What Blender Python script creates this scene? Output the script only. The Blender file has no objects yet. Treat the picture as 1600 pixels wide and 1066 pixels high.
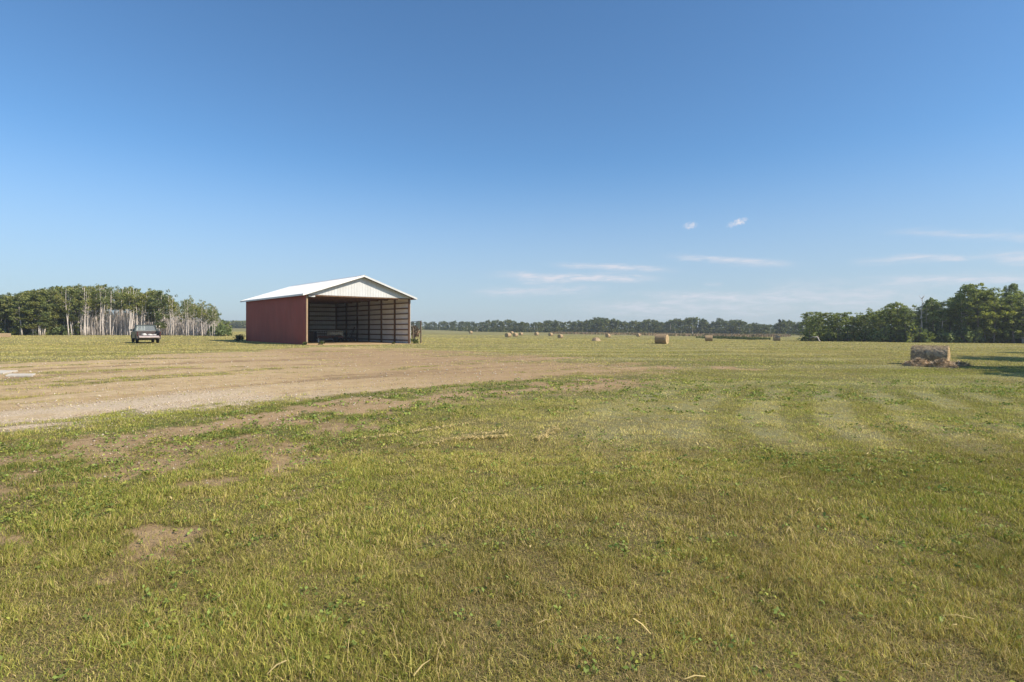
import bpy, bmesh, math, random
import numpy as np
from mathutils import Vector, Matrix

R = math.radians
random.seed(7)
rng = np.random.default_rng(11)
S = bpy.context.scene
COL = S.collection

# ------------------------------------------------------------------ camera
CAM_H = 1.75
cam_d = bpy.data.cameras.new('camera')
cam_d.lens = 20.0
cam_d.sensor_width = 36.0
cam_d.shift_y = -0.0125
cam_d.clip_start = 0.05
cam_d.clip_end = 20000
cam = bpy.data.objects.new('camera', cam_d)
COL.objects.link(cam)
cam.location = (0, 0, CAM_H)
cam.rotation_euler = (R(90), 0, 0)
S.camera = cam

# ------------------------------------------------------------------ light
SUN_EL = R(40)
SUN_H = Vector((0.93, -0.37, 0)).normalized()
SUN_DIR = Vector((SUN_H.x*math.cos(SUN_EL), SUN_H.y*math.cos(SUN_EL), math.sin(SUN_EL)))
sl = bpy.data.lights.new('sun', 'SUN')
sl.energy = 4.9
sl.angle = R(0.5)
sl.color = (1.0, 0.90, 0.75)
sun = bpy.data.objects.new('sun', sl)
COL.objects.link(sun)
sun.rotation_euler = SUN_DIR.to_track_quat('Z', 'Y').to_euler()

S.view_settings.view_transform = 'Standard'
S.view_settings.look = 'None'
S.view_settings.gamma = 1
S.view_settings.exposure = 0.35
S.cycles.max_bounces = 6
S.cycles.diffuse_bounces = 3
S.cycles.transparent_max_bounces = 8
S.cycles.volume_bounces = 0


# ------------------------------------------------------------------ node helper
class NT:
    def __init__(self, nt):
        self.nt = nt

    def n(self, kind, **kw):
        nd = self.nt.nodes.new(kind)
        for k, v in kw.items():
            setattr(nd, k, v)
        return nd

    def set(self, sock, v):
        if isinstance(v, bpy.types.NodeSocket):
            self.nt.links.new(v, sock)
        elif v is not None:
            if hasattr(sock.default_value, '__len__') and not hasattr(v, '__len__'):
                v = (v, v, v)
            if hasattr(sock.default_value, '__len__') and len(sock.default_value) == 4 and len(v) == 3:
                v = (*v, 1)
            sock.default_value = v

    def math(self, op, a, b=None, c=None, clamp=False):
        m = self.n('ShaderNodeMath', operation=op, use_clamp=clamp)
        for i, v in enumerate((a, b, c)):
            if v is not None:
                self.set(m.inputs[i], v)
        return m.outputs[0]

    def mix(self, f, a, b, mode='MIX'):
        m = self.n('ShaderNodeMix', data_type='RGBA', blend_type=mode, clamp_factor=True)
        self.set(m.inputs[0], f)
        self.set(m.inputs[6], a)
        self.set(m.inputs[7], b)
        return m.outputs[2]

    def noise(self, vec, scale, detail=3, rough=0.55, dist=0.0, dims='3D'):
        m = self.n('ShaderNodeTexNoise', noise_dimensions=dims)
        if vec is not None:
            self.set(m.inputs['Vector'], vec)
        m.inputs['Scale'].default_value = scale
        m.inputs['Detail'].default_value = detail
        m.inputs['Roughness'].default_value = rough
        m.inputs['Distortion'].default_value = dist
        return m.outputs[0]

    def ramp(self, f, lo, hi, a=0.0, b=1.0, smooth=True):
        m = self.n('ShaderNodeMapRange', interpolation_type='SMOOTHSTEP' if smooth else 'LINEAR')
        self.set(m.inputs[0], f)
        self.set(m.inputs[1], lo)
        self.set(m.inputs[2], hi)
        self.set(m.inputs[3], a)
        self.set(m.inputs[4], b)
        return m.outputs[0]

    def attr(self, name):
        return self.n('ShaderNodeAttribute', attribute_name=name)

    def pos(self):
        return self.n('ShaderNodeNewGeometry').outputs['Position']

    def objco(self):
        return self.n('ShaderNodeTexCoord').outputs['Object']

    def scale(self, vec, s):
        m = self.n('ShaderNodeVectorMath', operation='MULTIPLY')
        self.set(m.inputs[0], vec)
        self.set(m.inputs[1], s)
        return m.outputs[0]

    def bump(self, h, strength, dist):
        b = self.n('ShaderNodeBump')
        b.inputs['Strength'].default_value = strength
        b.inputs['Distance'].default_value = dist
        self.set(b.inputs['Height'], h)
        return b.outputs[0]

    def bsdf(self, col, rough=0.8, metal=0.0, normal=None, spec=0.3, out=True):
        b = self.n('ShaderNodeBsdfPrincipled')
        self.set(b.inputs['Base Color'], col)
        self.set(b.inputs['Roughness'], rough)
        self.set(b.inputs['Metallic'], metal)
        b.inputs['Specular IOR Level'].default_value = spec
        if normal is not None:
            self.set(b.inputs['Normal'], normal)
        if out:
            self.out(b.outputs[0])
        return b

    def out(self, sock, which='Surface'):
        o = [x for x in self.nt.nodes if x.type == 'OUTPUT_MATERIAL']
        o = o[0] if o else self.n('ShaderNodeOutputMaterial')
        self.nt.links.new(sock, o.inputs[which])


def mat(name):
    m = bpy.data.materials.new(name)
    m.use_nodes = True
    m.node_tree.nodes.clear()
    return m, NT(m.node_tree)


# ------------------------------------------------------------------ sky
w = bpy.data.worlds.new('World')
S.world = w
w.use_nodes = True
w.node_tree.nodes.clear()
n = NT(w.node_tree)
sky = n.n('ShaderNodeTexSky', sky_type='NISHITA', sun_disc=False)
sky.sun_elevation = SUN_EL
sky.sun_rotation = math.atan2(SUN_H.x, SUN_H.y)
sky.altitude = 500
sky.air_density = 1.0
sky.dust_density = 0.6
sky.ozone_density = 2.4
tc = n.n('ShaderNodeTexCoord').outputs['Generated']
sep = n.n('ShaderNodeSeparateXYZ')
n.set(sep.inputs[0], tc)
dx, dy, dz = sep.outputs
az = n.math('ARCTAN2', dx, dy)                                            # compass bearing in the sky
hyp = n.math('SQRT', n.math('ADD', n.math('MULTIPLY', dx, dx), n.math('MULTIPLY', dy, dy)))
el = n.math('ARCTAN2', dz, hyp)                                           # height above the horizon
comb = n.n('ShaderNodeCombineXYZ')
n.set(comb.inputs[0], az)
n.set(comb.inputs[1], el)
sv = comb.outputs[0]
nz_s = n.noise(n.scale(sv, (9, 60, 1)), 1.0, 6, 0.65, 0.8)
nz_f = n.noise(n.scale(sv, (26, 150, 1)), 1.0, 4, 0.6, 0.4)
nz_p = n.noise(sv, 170.0, 6, 0.7, 0.6)


def sky_ang(px, py):
    x = (px-800)/889.0
    z = (513-py)/889.0
    return math.atan2(x, 1.0), math.atan2(z, math.hypot(x, 1.0))


def streak(px0, py0, px1, py1, half, amp):
    a0, e0 = sky_ang(px0, py0)
    a1, e1 = sky_ang(px1, py1)
    ac, ah = (a0+a1)/2, abs(a1-a0)/2
    sl_ = (e1-e0)/(a1-a0)
    u = n.math('DIVIDE', n.math('SUBTRACT', az, ac), ah)
    ee = n.math('SUBTRACT', el, n.math('MULTIPLY_ADD', n.math('SUBTRACT', az, ac), sl_, (e0+e1)/2))
    ee = n.math('ADD', ee, n.math('MULTIPLY', n.math('SUBTRACT', nz_s, 0.5), half/889*2.8))
    v = n.math('DIVIDE', ee, half/889.0)
    q = n.math('ADD', n.math('MULTIPLY', n.math('MULTIPLY', u, u), n.math('MULTIPLY', u, u)), n.math('MULTIPLY', v, v))
    g = n.math('POWER', 2.718, n.math('MULTIPLY', q, -1.6))
    return n.math('MULTIPLY', g, amp)


tot = None
for a in [(780, 431, 1020, 435, 6.5, .75), (870, 414, 1050, 422, 5, .62), (740, 457, 940, 452, 8, .45), (810, 440, 900, 438, 5, .4),
          (1050, 401, 1240, 413, 5.5, .52), (1020, 463, 1250, 466, 8, .38), (900, 480, 1240, 482, 16, .42),
          (1330, 409, 1420, 407, 4, .35), (1395, 402, 1540, 403, 4.5, .62), (1540, 402, 1720, 408, 8, .52),
          (1365, 441, 1700, 434, 9, .48), (1390, 362, 1700, 372, 6, .30), (1190, 460, 1460, 470, 20, .42), (1100, 444, 1130, 445, 3.5, .3)]:
    s_ = streak(*a)
    tot = s_ if tot is None else n.math('ADD', tot, s_)
cir = n.math('MULTIPLY', tot, n.ramp(nz_f, 0.28, 0.68, 0.25, 1.25), clamp=True)


def puff(px, py, hw, hh, amp):
    a0, e0 = sky_ang(px, py)
    u = n.math('DIVIDE', n.math('SUBTRACT', az, a0), hw/889.0)
    v = n.math('DIVIDE', n.math('SUBTRACT', n.math('SUBTRACT', el, e0), n.math('MULTIPLY', n.math('SUBTRACT', az, a0), .12)), hh/889.0)
    q = n.math('ADD', n.math('MULTIPLY', u, u), n.math('MULTIPLY', v, v))
    g = n.math('SUBTRACT', n.math('ADD', n.math('SUBTRACT', 1.0, q), n.math('MULTIPLY', n.math('SUBTRACT', nz_p, 0.5), 3.0)), 0.15)
    return n.math('MULTIPLY', n.ramp(g, 0.0, 1.5), amp)


pf = n.math('ADD', puff(1078, 353, 13, 7.5, .95), n.math('ADD', puff(1158, 345, 12, 6.5, .9), puff(1147, 350, 14, 6, .7)), clamp=True)
hz = n.ramp(el, 0.0, 0.30, 0.72, 0.0)
c = n.mix(hz, n.mix(1.0, sky.outputs[0], (.71, 1.0, 1.17), 'MULTIPLY'), (3.55, 3.95, 4.65))
c = n.mix(n.math('MULTIPLY', cir, 1.35, clamp=True), c, (5.2, 5.4, 6.0))
c = n.mix(pf, c, (5.5, 5.6, 6.2))
bg = n.n('ShaderNodeBackground')
n.set(bg.inputs[0], c)
bg.inputs[1].default_value = 0.108
wo = n.n('ShaderNodeOutputWorld')
w.node_tree.links.new(bg.outputs[0], wo.inputs[0])


# ------------------------------------------------------------------ numpy noise and terrain
def _hash(ix, iy, seed):
    h = (ix.astype(np.int64)*374761393 + iy.astype(np.int64)*668265263 + seed*974634533) & 0x7fffffff
    h = ((h ^ (h >> 13))*1274126177) & 0x7fffffff
    h = h ^ (h >> 16)
    return (h & 0xffff)/65535.0


def vnoise(x, y, seed=0):
    x = np.asarray(x, float)
    y = np.asarray(y, float)
    ix, iy = np.floor(x), np.floor(y)
    fx, fy = x-ix, y-iy
    fx = fx*fx*(3-2*fx)
    fy = fy*fy*(3-2*fy)
    a, b = _hash(ix, iy, seed), _hash(ix+1, iy, seed)
    c_, d = _hash(ix, iy+1, seed), _hash(ix+1, iy+1, seed)
    return (a*(1-fx)+b*fx)*(1-fy) + (c_*(1-fx)+d*fx)*fy


def fbm(x, y, sc, seed=0, oct=4, gain=0.5):
    v, amp, tot_ = 0, 1.0, 0
    x = np.asarray(x, float)*sc
    y = np.asarray(y, float)*sc
    for o in range(oct):
        v = v+amp*vnoise(x+17.3*o, y-9.1*o, seed+o)
        tot_ += amp
        amp *= gain
        x, y = x*2.03, y*2.03
    return v/tot_


def sm(v, a, b):
    t = np.clip((np.asarray(v, float)-a)/(b-a), 0, 1)
    return t*t*(3-2*t)


def terrain(x, y):
    x = np.asarray(x, float)
    y = np.asarray(y, float)
    d = np.hypot(x, y)
    z = -0.0065*x*(1-0.85*sm(np.abs(x), 500, 2500))
    z = z-0.6*sm(y, 75, 140)*sm(x, -70, -18)
    z = z+(fbm(x, y, 1/9.0, 5, 2)-.5)*0.07*sm(d, 1, 6)*(1-sm(d, 200, 400))
    return z


def tz(x, y):
    return float(terrain(np.array([x]), np.array([y]))[0])


def gpt(px, py):
    """where the sight line through a pixel of the 1600 px photograph meets the ground"""
    rx, rz = (px-800)/888.9, (513-py)/888.9
    y = np.geomspace(1.5, 2500, 9000)
    x = rx*y
    below = (CAM_H+rz*y) - terrain(x, y)
    k = np.argmax(below < 0) if (below < 0).any() else len(y)-1
    return float(x[k]), float(y[k])


def gdist(px, d):
    x = (px-800)/888.9*d
    return x, d


# ------------------------------------------------------------------ object helpers
def tag(o, label=None, cat=None, group=None, kind=None):
    if label:
        o['label'] = label
    if cat:
        o['category'] = cat
    if group:
        o['group'] = group
    if kind:
        o['kind'] = kind
    return o


def empty(name, loc=(0, 0, 0), rz=0.0):
    o = bpy.data.objects.new(name, None)
    COL.objects.link(o)
    o.empty_display_size = 0.3
    o.location = loc
    o.rotation_euler = (0, 0, rz)
    return o


def link(name, me, parent=None):
    o = bpy.data.objects.new(name, me)
    COL.objects.link(o)
    if parent:
        o.parent = parent
    return o


def copy_tree(o, parent=None):
    c_ = o.copy()
    COL.objects.link(c_)
    if parent:
        c_.parent = parent
    for ch in list(o.children):
        copy_tree(ch, c_)
    return c_


def np_mesh(name, V, F, mats, col=None, matidx=None, smooth=False, attrs=None):
    """V (n,3); F list of (k-gon index arrays (m,k))"""
    me = bpy.data.meshes.new(name)
    V = np.asarray(V, np.float32)
    if not isinstance(F, list):
        F = [F]
    F = [np.asarray(f, np.int32) for f in F if len(f)]
    me.vertices.add(len(V))
    me.vertices.foreach_set('co', V.ravel())
    loops = np.concatenate([f.ravel() for f in F])
    cnt = np.concatenate([np.full(len(f), f.shape[1], np.int32) for f in F])
    st = np.concatenate([[0], np.cumsum(cnt)[:-1]]).astype(np.int32)
    me.loops.add(len(loops))
    me.loops.foreach_set('vertex_index', loops.astype(np.int32))
    me.polygons.add(len(cnt))
    me.polygons.foreach_set('loop_start', st)
    if matidx is not None:
        me.polygons.foreach_set('material_index', np.asarray(matidx, np.int32))
    for m in (mats if isinstance(mats, (list, tuple)) else [mats]):
        me.materials.append(m)
    me.update(calc_edges=True)
    if smooth:
        me.polygons.foreach_set('use_smooth', np.ones(len(cnt), bool))
    if col is not None:
        a = me.color_attributes.new('tint', 'FLOAT_COLOR', 'POINT')
        cc = np.ones((len(V), 4), np.float32)
        cc[:, :3] = col
        a.data.foreach_set('color', cc.ravel())
    for k, v in (attrs or {}).items():
        a = me.attributes.new(k, 'FLOAT', 'POINT')
        a.data.foreach_set('value', np.asarray(v, np.float32))
    me.validate()
    return me


class MB:
    def __init__(self):
        self.v, self.f, self.m = [], [], []

    def add(self, vs, fs, mi=0):
        o = len(self.v)
        self.v += [tuple(p) for p in vs]
        for f in fs:
            self.f.append([i+o for i in f])
            self.m.append(mi)
        return self

    def box(self, x0, x1, y0, y1, z0, z1, mi=0, M=None):
        vs = [Vector((x, y, z)) for z in (z0, z1) for y in (y0, y1) for x in (x0, x1)]
        if M is not None:
            vs = [M @ p for p in vs]
        return self.add(vs, [(0, 2, 3, 1), (4, 5, 7, 6), (0, 1, 5, 4), (2, 6, 7, 3), (0, 4, 6, 2), (1, 3, 7, 5)], mi)

    def bar(self, a, b, wx, wz, mi=0, up=Vector((0, 0, 1))):
        a, b = Vector(a), Vector(b)
        t = (b-a).normalized()
        s_ = t.cross(up)
        if s_.length < 1e-4:
            s_ = t.cross(Vector((1, 0, 0)))
        s_.normalize()
        u_ = s_.cross(t)
        vs = []
        for p in (a, b):
            for i, j in ((-1, -1), (1, -1), (1, 1), (-1, 1)):
                vs.append(p+s_*(wx/2*i)+u_*(wz/2*j))
        return self.add(vs, [(0, 1, 2, 3), (7, 6, 5, 4), (0, 4, 5, 1), (1, 5, 6, 2), (2, 6, 7, 3), (3, 7, 4, 0)], mi)

    def prism(self, poly, axis, a, b, mi=0):
        """poly of 2-D points extruded along axis from a to b"""
        k = len(poly)

        def P(p, t):
            return {'x': (t, p[0], p[1]), 'y': (p[0], t, p[1]), 'z': (p[0], p[1], t)}[axis]
        vs = [P(p, a) for p in poly]+[P(p, b) for p in poly]
        fs = [list(range(k))[::-1], list(range(k, 2*k))]
        fs += [(i, (i+1) % k, k+(i+1) % k, k+i) for i in range(k)]
        return self.add(vs, fs, mi)

    def tube(self, pts, rad, seg=6, mi=0):
        pts = [Vector(p) for p in pts]
        vs, fs = [], []
        for i, p in enumerate(pts):
            t = (pts[min(i+1, len(pts)-1)]-pts[max(i-1, 0)]).normalized()
            ref = Vector((0, 0, 1)) if abs(t.z) < .9 else Vector((1, 0, 0))
            s_ = t.cross(ref).normalized()
            u_ = s_.cross(t)
            r = rad[i] if hasattr(rad, '__len__') else rad
            for k in range(seg):
                a = 2*math.pi*k/seg
                vs.append(p+s_*(r*math.cos(a))+u_*(r*math.sin(a)))
        for i in range(len(pts)-1):
            for k in range(seg):
                fs.append((i*seg+k, i*seg+(k+1) % seg, (i+1)*seg+(k+1) % seg, (i+1)*seg+k))
        fs.append(list(range(seg))[::-1])
        fs.append([(len(pts)-1)*seg+k for k in range(seg)])
        return self.add(vs, fs, mi)

    def lathe(self, prof, axis='x', c=(0, 0, 0), seg=20, mi=0):
        """profile of (t, r) pairs turned about an axis"""
        vs, fs = [], []
        for t, r in prof:
            for k in range(seg):
                a = 2*math.pi*k/seg
                p = (r*math.cos(a), r*math.sin(a))
                q = {'x': (t, p[0], p[1]), 'y': (p[0], t, p[1]), 'z': (p[0], p[1], t)}[axis]
                vs.append((q[0]+c[0], q[1]+c[1], q[2]+c[2]))
        for i in range(len(prof)-1):
            for k in range(seg):
                fs.append((i*seg+k, i*seg+(k+1) % seg, (i+1)*seg+(k+1) % seg, (i+1)*seg+k))
        fs.append(list(range(seg))[::-1])
        fs.append([(len(prof)-1)*seg+k for k in range(seg)])
        return self.add(vs, fs, mi)

    def mesh(self, name, mats, smooth=False):
        me = bpy.data.meshes.new(name)
        me.from_pydata(self.v, [], self.f)
        for m in (mats if isinstance(mats, (list, tuple)) else [mats]):
            me.materials.append(m)
        me.polygons.foreach_set('material_index', self.m)
        bm = bmesh.new()
        bm.from_mesh(me)
        bmesh.ops.recalc_face_normals(bm, faces=bm.faces)
        bm.to_mesh(me)
        bm.free()
        if smooth:
            me.polygons.foreach_set('use_smooth', [True]*len(me.polygons))
        me.update()
        return me

    def build(self, name, mats, parent=None, smooth=False, bevel=0.0):
        o = link(name, self.mesh(name, mats, smooth), parent)
        if bevel:
            b = o.modifiers.new('bevel', 'BEVEL')
            b.width = bevel
            b.segments = 2
            b.limit_method = 'ANGLE'
        return o


# ------------------------------------------------------------------ materials
def simple(name, col, rough=0.7, metal=0.0, spec=0.3, var=0.15, scale=3.0, col2=None, bump=0.0, stretch=(1, 1, 1)):
    m, n = mat(name)
    v = n.noise(n.scale(n.objco(), stretch), scale, 5, 0.6)
    c2 = col2 or tuple(x*(1-var*2) for x in col)
    cc = n.mix(n.ramp(v, 0.3, 0.7), col, c2)
    nm = n.bump(v, bump, 0.02) if bump else None
    n.bsdf(cc, rough, metal, nm, spec)
    return m


def leafy(name, transl=0.3, gloss=0.25):
    m, n = mat(name)
    a = n.attr('tint').outputs['Color']
    oi = n.n('ShaderNodeObjectInfo').outputs['Random']
    c0 = n.mix(oi, a, n.mix(1.0, a, (1.25, 1.12, 0.75), 'MULTIPLY'))
    b = n.bsdf(c0, 0.6, 0, None, gloss, out=False)
    t = n.n('ShaderNodeBsdfTranslucent')
    n.set(t.inputs[0], n.mix(1.0, c0, (1.1, 1.15, 0.6), 'MULTIPLY'))
    mx = n.n('ShaderNodeMixShader')
    mx.inputs[0].default_value = transl
    m.node_tree.links.new(b.outputs[0], mx.inputs[1])
    m.node_tree.links.new(t.outputs[0], mx.inputs[2])
    n.out(mx.outputs[0])
    return m


M_leaf = leafy('leaves', 0.40)
M_blade = leafy('grass_blades', 0.25, 0.15)
m, n = mat('dead_twigs')
n.bsdf(n.attr('tint').outputs['Color'], .9, 0, None, .1)
M_twig = m
M_bark_w = simple('aspen_bark', (.76, .67, .60), .85, col2=(.50, .43, .38), scale=2.5, stretch=(1, 1, 4))
M_bark_g = simple('grey_bark', (.20, .175, .15), .9, col2=(.11, .095, .08), scale=3, stretch=(2, 2, .6))
M_wood = simple('post_lumber', (.20, .115, .065), .85, col2=(.12, .07, .04), scale=2.5, stretch=(3, 3, .6))
M_wood_pale = simple('pale_lumber', (.42, .30, .19), .8, col2=(.30, .2, .12), scale=3, stretch=(3, 3, .6))  # paler tan wood for the front left post and its corner trim
M_wood_grey = simple('weathered_wood', (.20, .155, .11), .9, col2=(.11, .085, .06), scale=4, stretch=(3, 3, .6))
M_steel = simple('dark_steel', (.05, .05, .05), .55, metal=.4, col2=(.09, .06, .045), scale=6)
M_rubber = simple('tyre_rubber', (.03, .03, .03), .9)
M_conc = simple('pale_concrete', (.62, .56, .47), .9, col2=(.5, .44, .36), scale=5)


def metal_sheet(name, col, dirt, rough=.45, spec=.35):
    m, n = mat(name)
    p = n.objco()
    v = n.noise(n.scale(p, (1, 1, .35)), .9, 6, .65)
    f = n.noise(n.scale(p, (6, 6, .5)), 1.4, 4, .6)
    cc = n.mix(n.ramp(v, .35, .75, 0, .55), col, dirt)
    cc = n.mix(n.ramp(f, .42, .75, 0, .6), cc, dirt)
    cc = n.mix(n.ramp(n.noise(n.scale(p, (9, 9, .8)), 1.0, 3, .6), .55, .8, 0, .3), cc, tuple(q*.6 for q in dirt))
    n.bsdf(cc, n.ramp(v, .2, .8, rough-.08, rough+.15), 0, n.bump(v, .05, .05), spec)
    return m


M_red = metal_sheet('red_sheet_metal', (.37, .066, .042), (.27, .080, .058), .5)
M_white = metal_sheet('white_sheet_metal', (.62, .625, .62), (.48, .475, .45), .45)
M_roof = metal_sheet('pale_roof_metal', (.66, .665, .67), (.56, .55, .53), .4)
M_inner = metal_sheet('sheet_metal_back', (.84, .82, .79), (.70, .66, .61), .6)
M_trim_dark = simple('dark_trim', (.10, .085, .08), .6)

# straw
m, n = mat('hay_side')
p = n.objco()
v1 = n.noise(n.scale(p, (3, 26, 26)), 1.0, 5, .7)
v2 = n.noise(p, 3.0, 4, .6)
v3 = n.noise(p, 38.0, 3, .7)
cc = n.mix(n.ramp(v1, .3, .7), (.50, .37, .22), (.27, .18, .10))
cc = n.mix(n.ramp(v2, .4, .7, 0, .6), cc, (.36, .25, .155))
cc = n.mix(n.ramp(v3, .55, .8, 0, .7), cc, (.62, .5, .32))
n.bsdf(cc, .95, 0, n.bump(n.math('ADD', v1, v3), .8, .05), .1)
M_hay = m
m, n = mat('hay_end')
p = n.objco()
sp = n.n('ShaderNodeSeparateXYZ')
n.set(sp.inputs[0], p)
rad = n.math('SQRT', n.math('ADD', n.math('MULTIPLY', sp.outputs[1], sp.outputs[1]), n.math('MULTIPLY', sp.outputs[2], sp.outputs[2])))
ring = n.math('SINE', n.math('ADD', n.math('MULTIPLY', rad, 62.0), n.math('MULTIPLY', n.noise(p, 5, 3), 6.0)))
v3 = n.noise(p, 30.0, 4, .7)
cc = n.mix(n.ramp(ring, -1, 1), (.62, .47, .26), (.46, .33, .18))
cc = n.mix(n.ramp(v3, .45, .75, 0, .8), cc, (.30, .21, .12))
n.bsdf(cc, .95, 0, n.bump(n.math('ADD', n.math('MULTIPLY', ring, .3), v3), .8, .05), .1)
M_hay_end = m
M_hay_old = simple('weathered_hay', (.46, .37, .25), .95, col2=(.22, .17, .115), scale=9, bump=.8)
M_straw = simple('loose_straw', (.60, .46, .29), .95, col2=(.36, .255, .155), scale=8, bump=.8)

# ------------------------------------------------------------------ ground
LOW = [gpt(*q) for q in [(-420, 770), (0, 694), (200, 672), (400, 641), (560, 619), (700, 606), (900, 593), (1080, 582), (1130, 577)]]
UP = [gpt(*q) for q in [(1085, 571), (980, 563), (860, 554), (760, 549), (660, 543.5), (600, 541), (480, 541.5), (400, 546), (300, 551), (160, 561), (0, 565), (-400, 572)]]
YARD = LOW+UP
TAIL = [gpt(*q) for q in [(700, 592), (850, 582), (980, 575), (1080, 573), (1150, 576)]]


def poly_sd(x, y, P):
    """signed distance to polygon (negative inside)"""
    d = np.full(x.shape, 1e9)
    ins = np.zeros(x.shape, bool)
    k = len(P)
    for i in range(k):
        ax, ay = P[i]
        bx, by = P[(i+1) % k]
        ex, ey = bx-ax, by-ay
        t = np.clip(((x-ax)*ex+(y-ay)*ey)/(ex*ex+ey*ey), 0, 1)
        d = np.minimum(d, np.hypot(x-ax-t*ex, y-ay-t*ey))
        c1 = (ay > y) != (by > y)
        with np.errstate(divide='ignore', invalid='ignore'):
            xi = ax+(y-ay)*ex/(ey if ey != 0 else 1e-9)
        ins ^= c1 & (x < xi)
    return np.where(ins, -d, d)


def line_d(x, y, P):
    d = np.full(x.shape, 1e9)
    sgn = np.zeros(x.shape)
    s_at = np.zeros(x.shape)
    s0 = 0.0
    for i in range(len(P)-1):
        ax, ay = P[i]
        bx, by = P[i+1]
        ex, ey = bx-ax, by-ay
        L = math.hypot(ex, ey)
        t = np.clip(((x-ax)*ex+(y-ay)*ey)/(L*L), 0, 1)
        dd = np.hypot(x-ax-t*ex, y-ay-t*ey)
        up = dd < d
        d = np.where(up, dd, d)
        sgn = np.where(up, np.sign(ex*(y-ay)-ey*(x-ax)), sgn)
        s_at = np.where(up, s0+t*L, s_at)
        s0 += L
    return d*sgn, s_at         # positive on the yard's side of the line


SHED_FL = Vector((-19.85, 55.1, 0))
SHED_U = Vector((.752, .659, 0)).normalized()
SHED_B = Vector((-SHED_U.y, SHED_U.x, 0))
SHED_W, SHED_L = 11.38, 18.94
SHED_FLOOR = [tuple((SHED_FL+SHED_U*a+SHED_B*b).xy) for a, b in ((-.1, -2.0), (SHED_W+.1, -2.0), (SHED_W, SHED_L), (0, SHED_L))]


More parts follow.
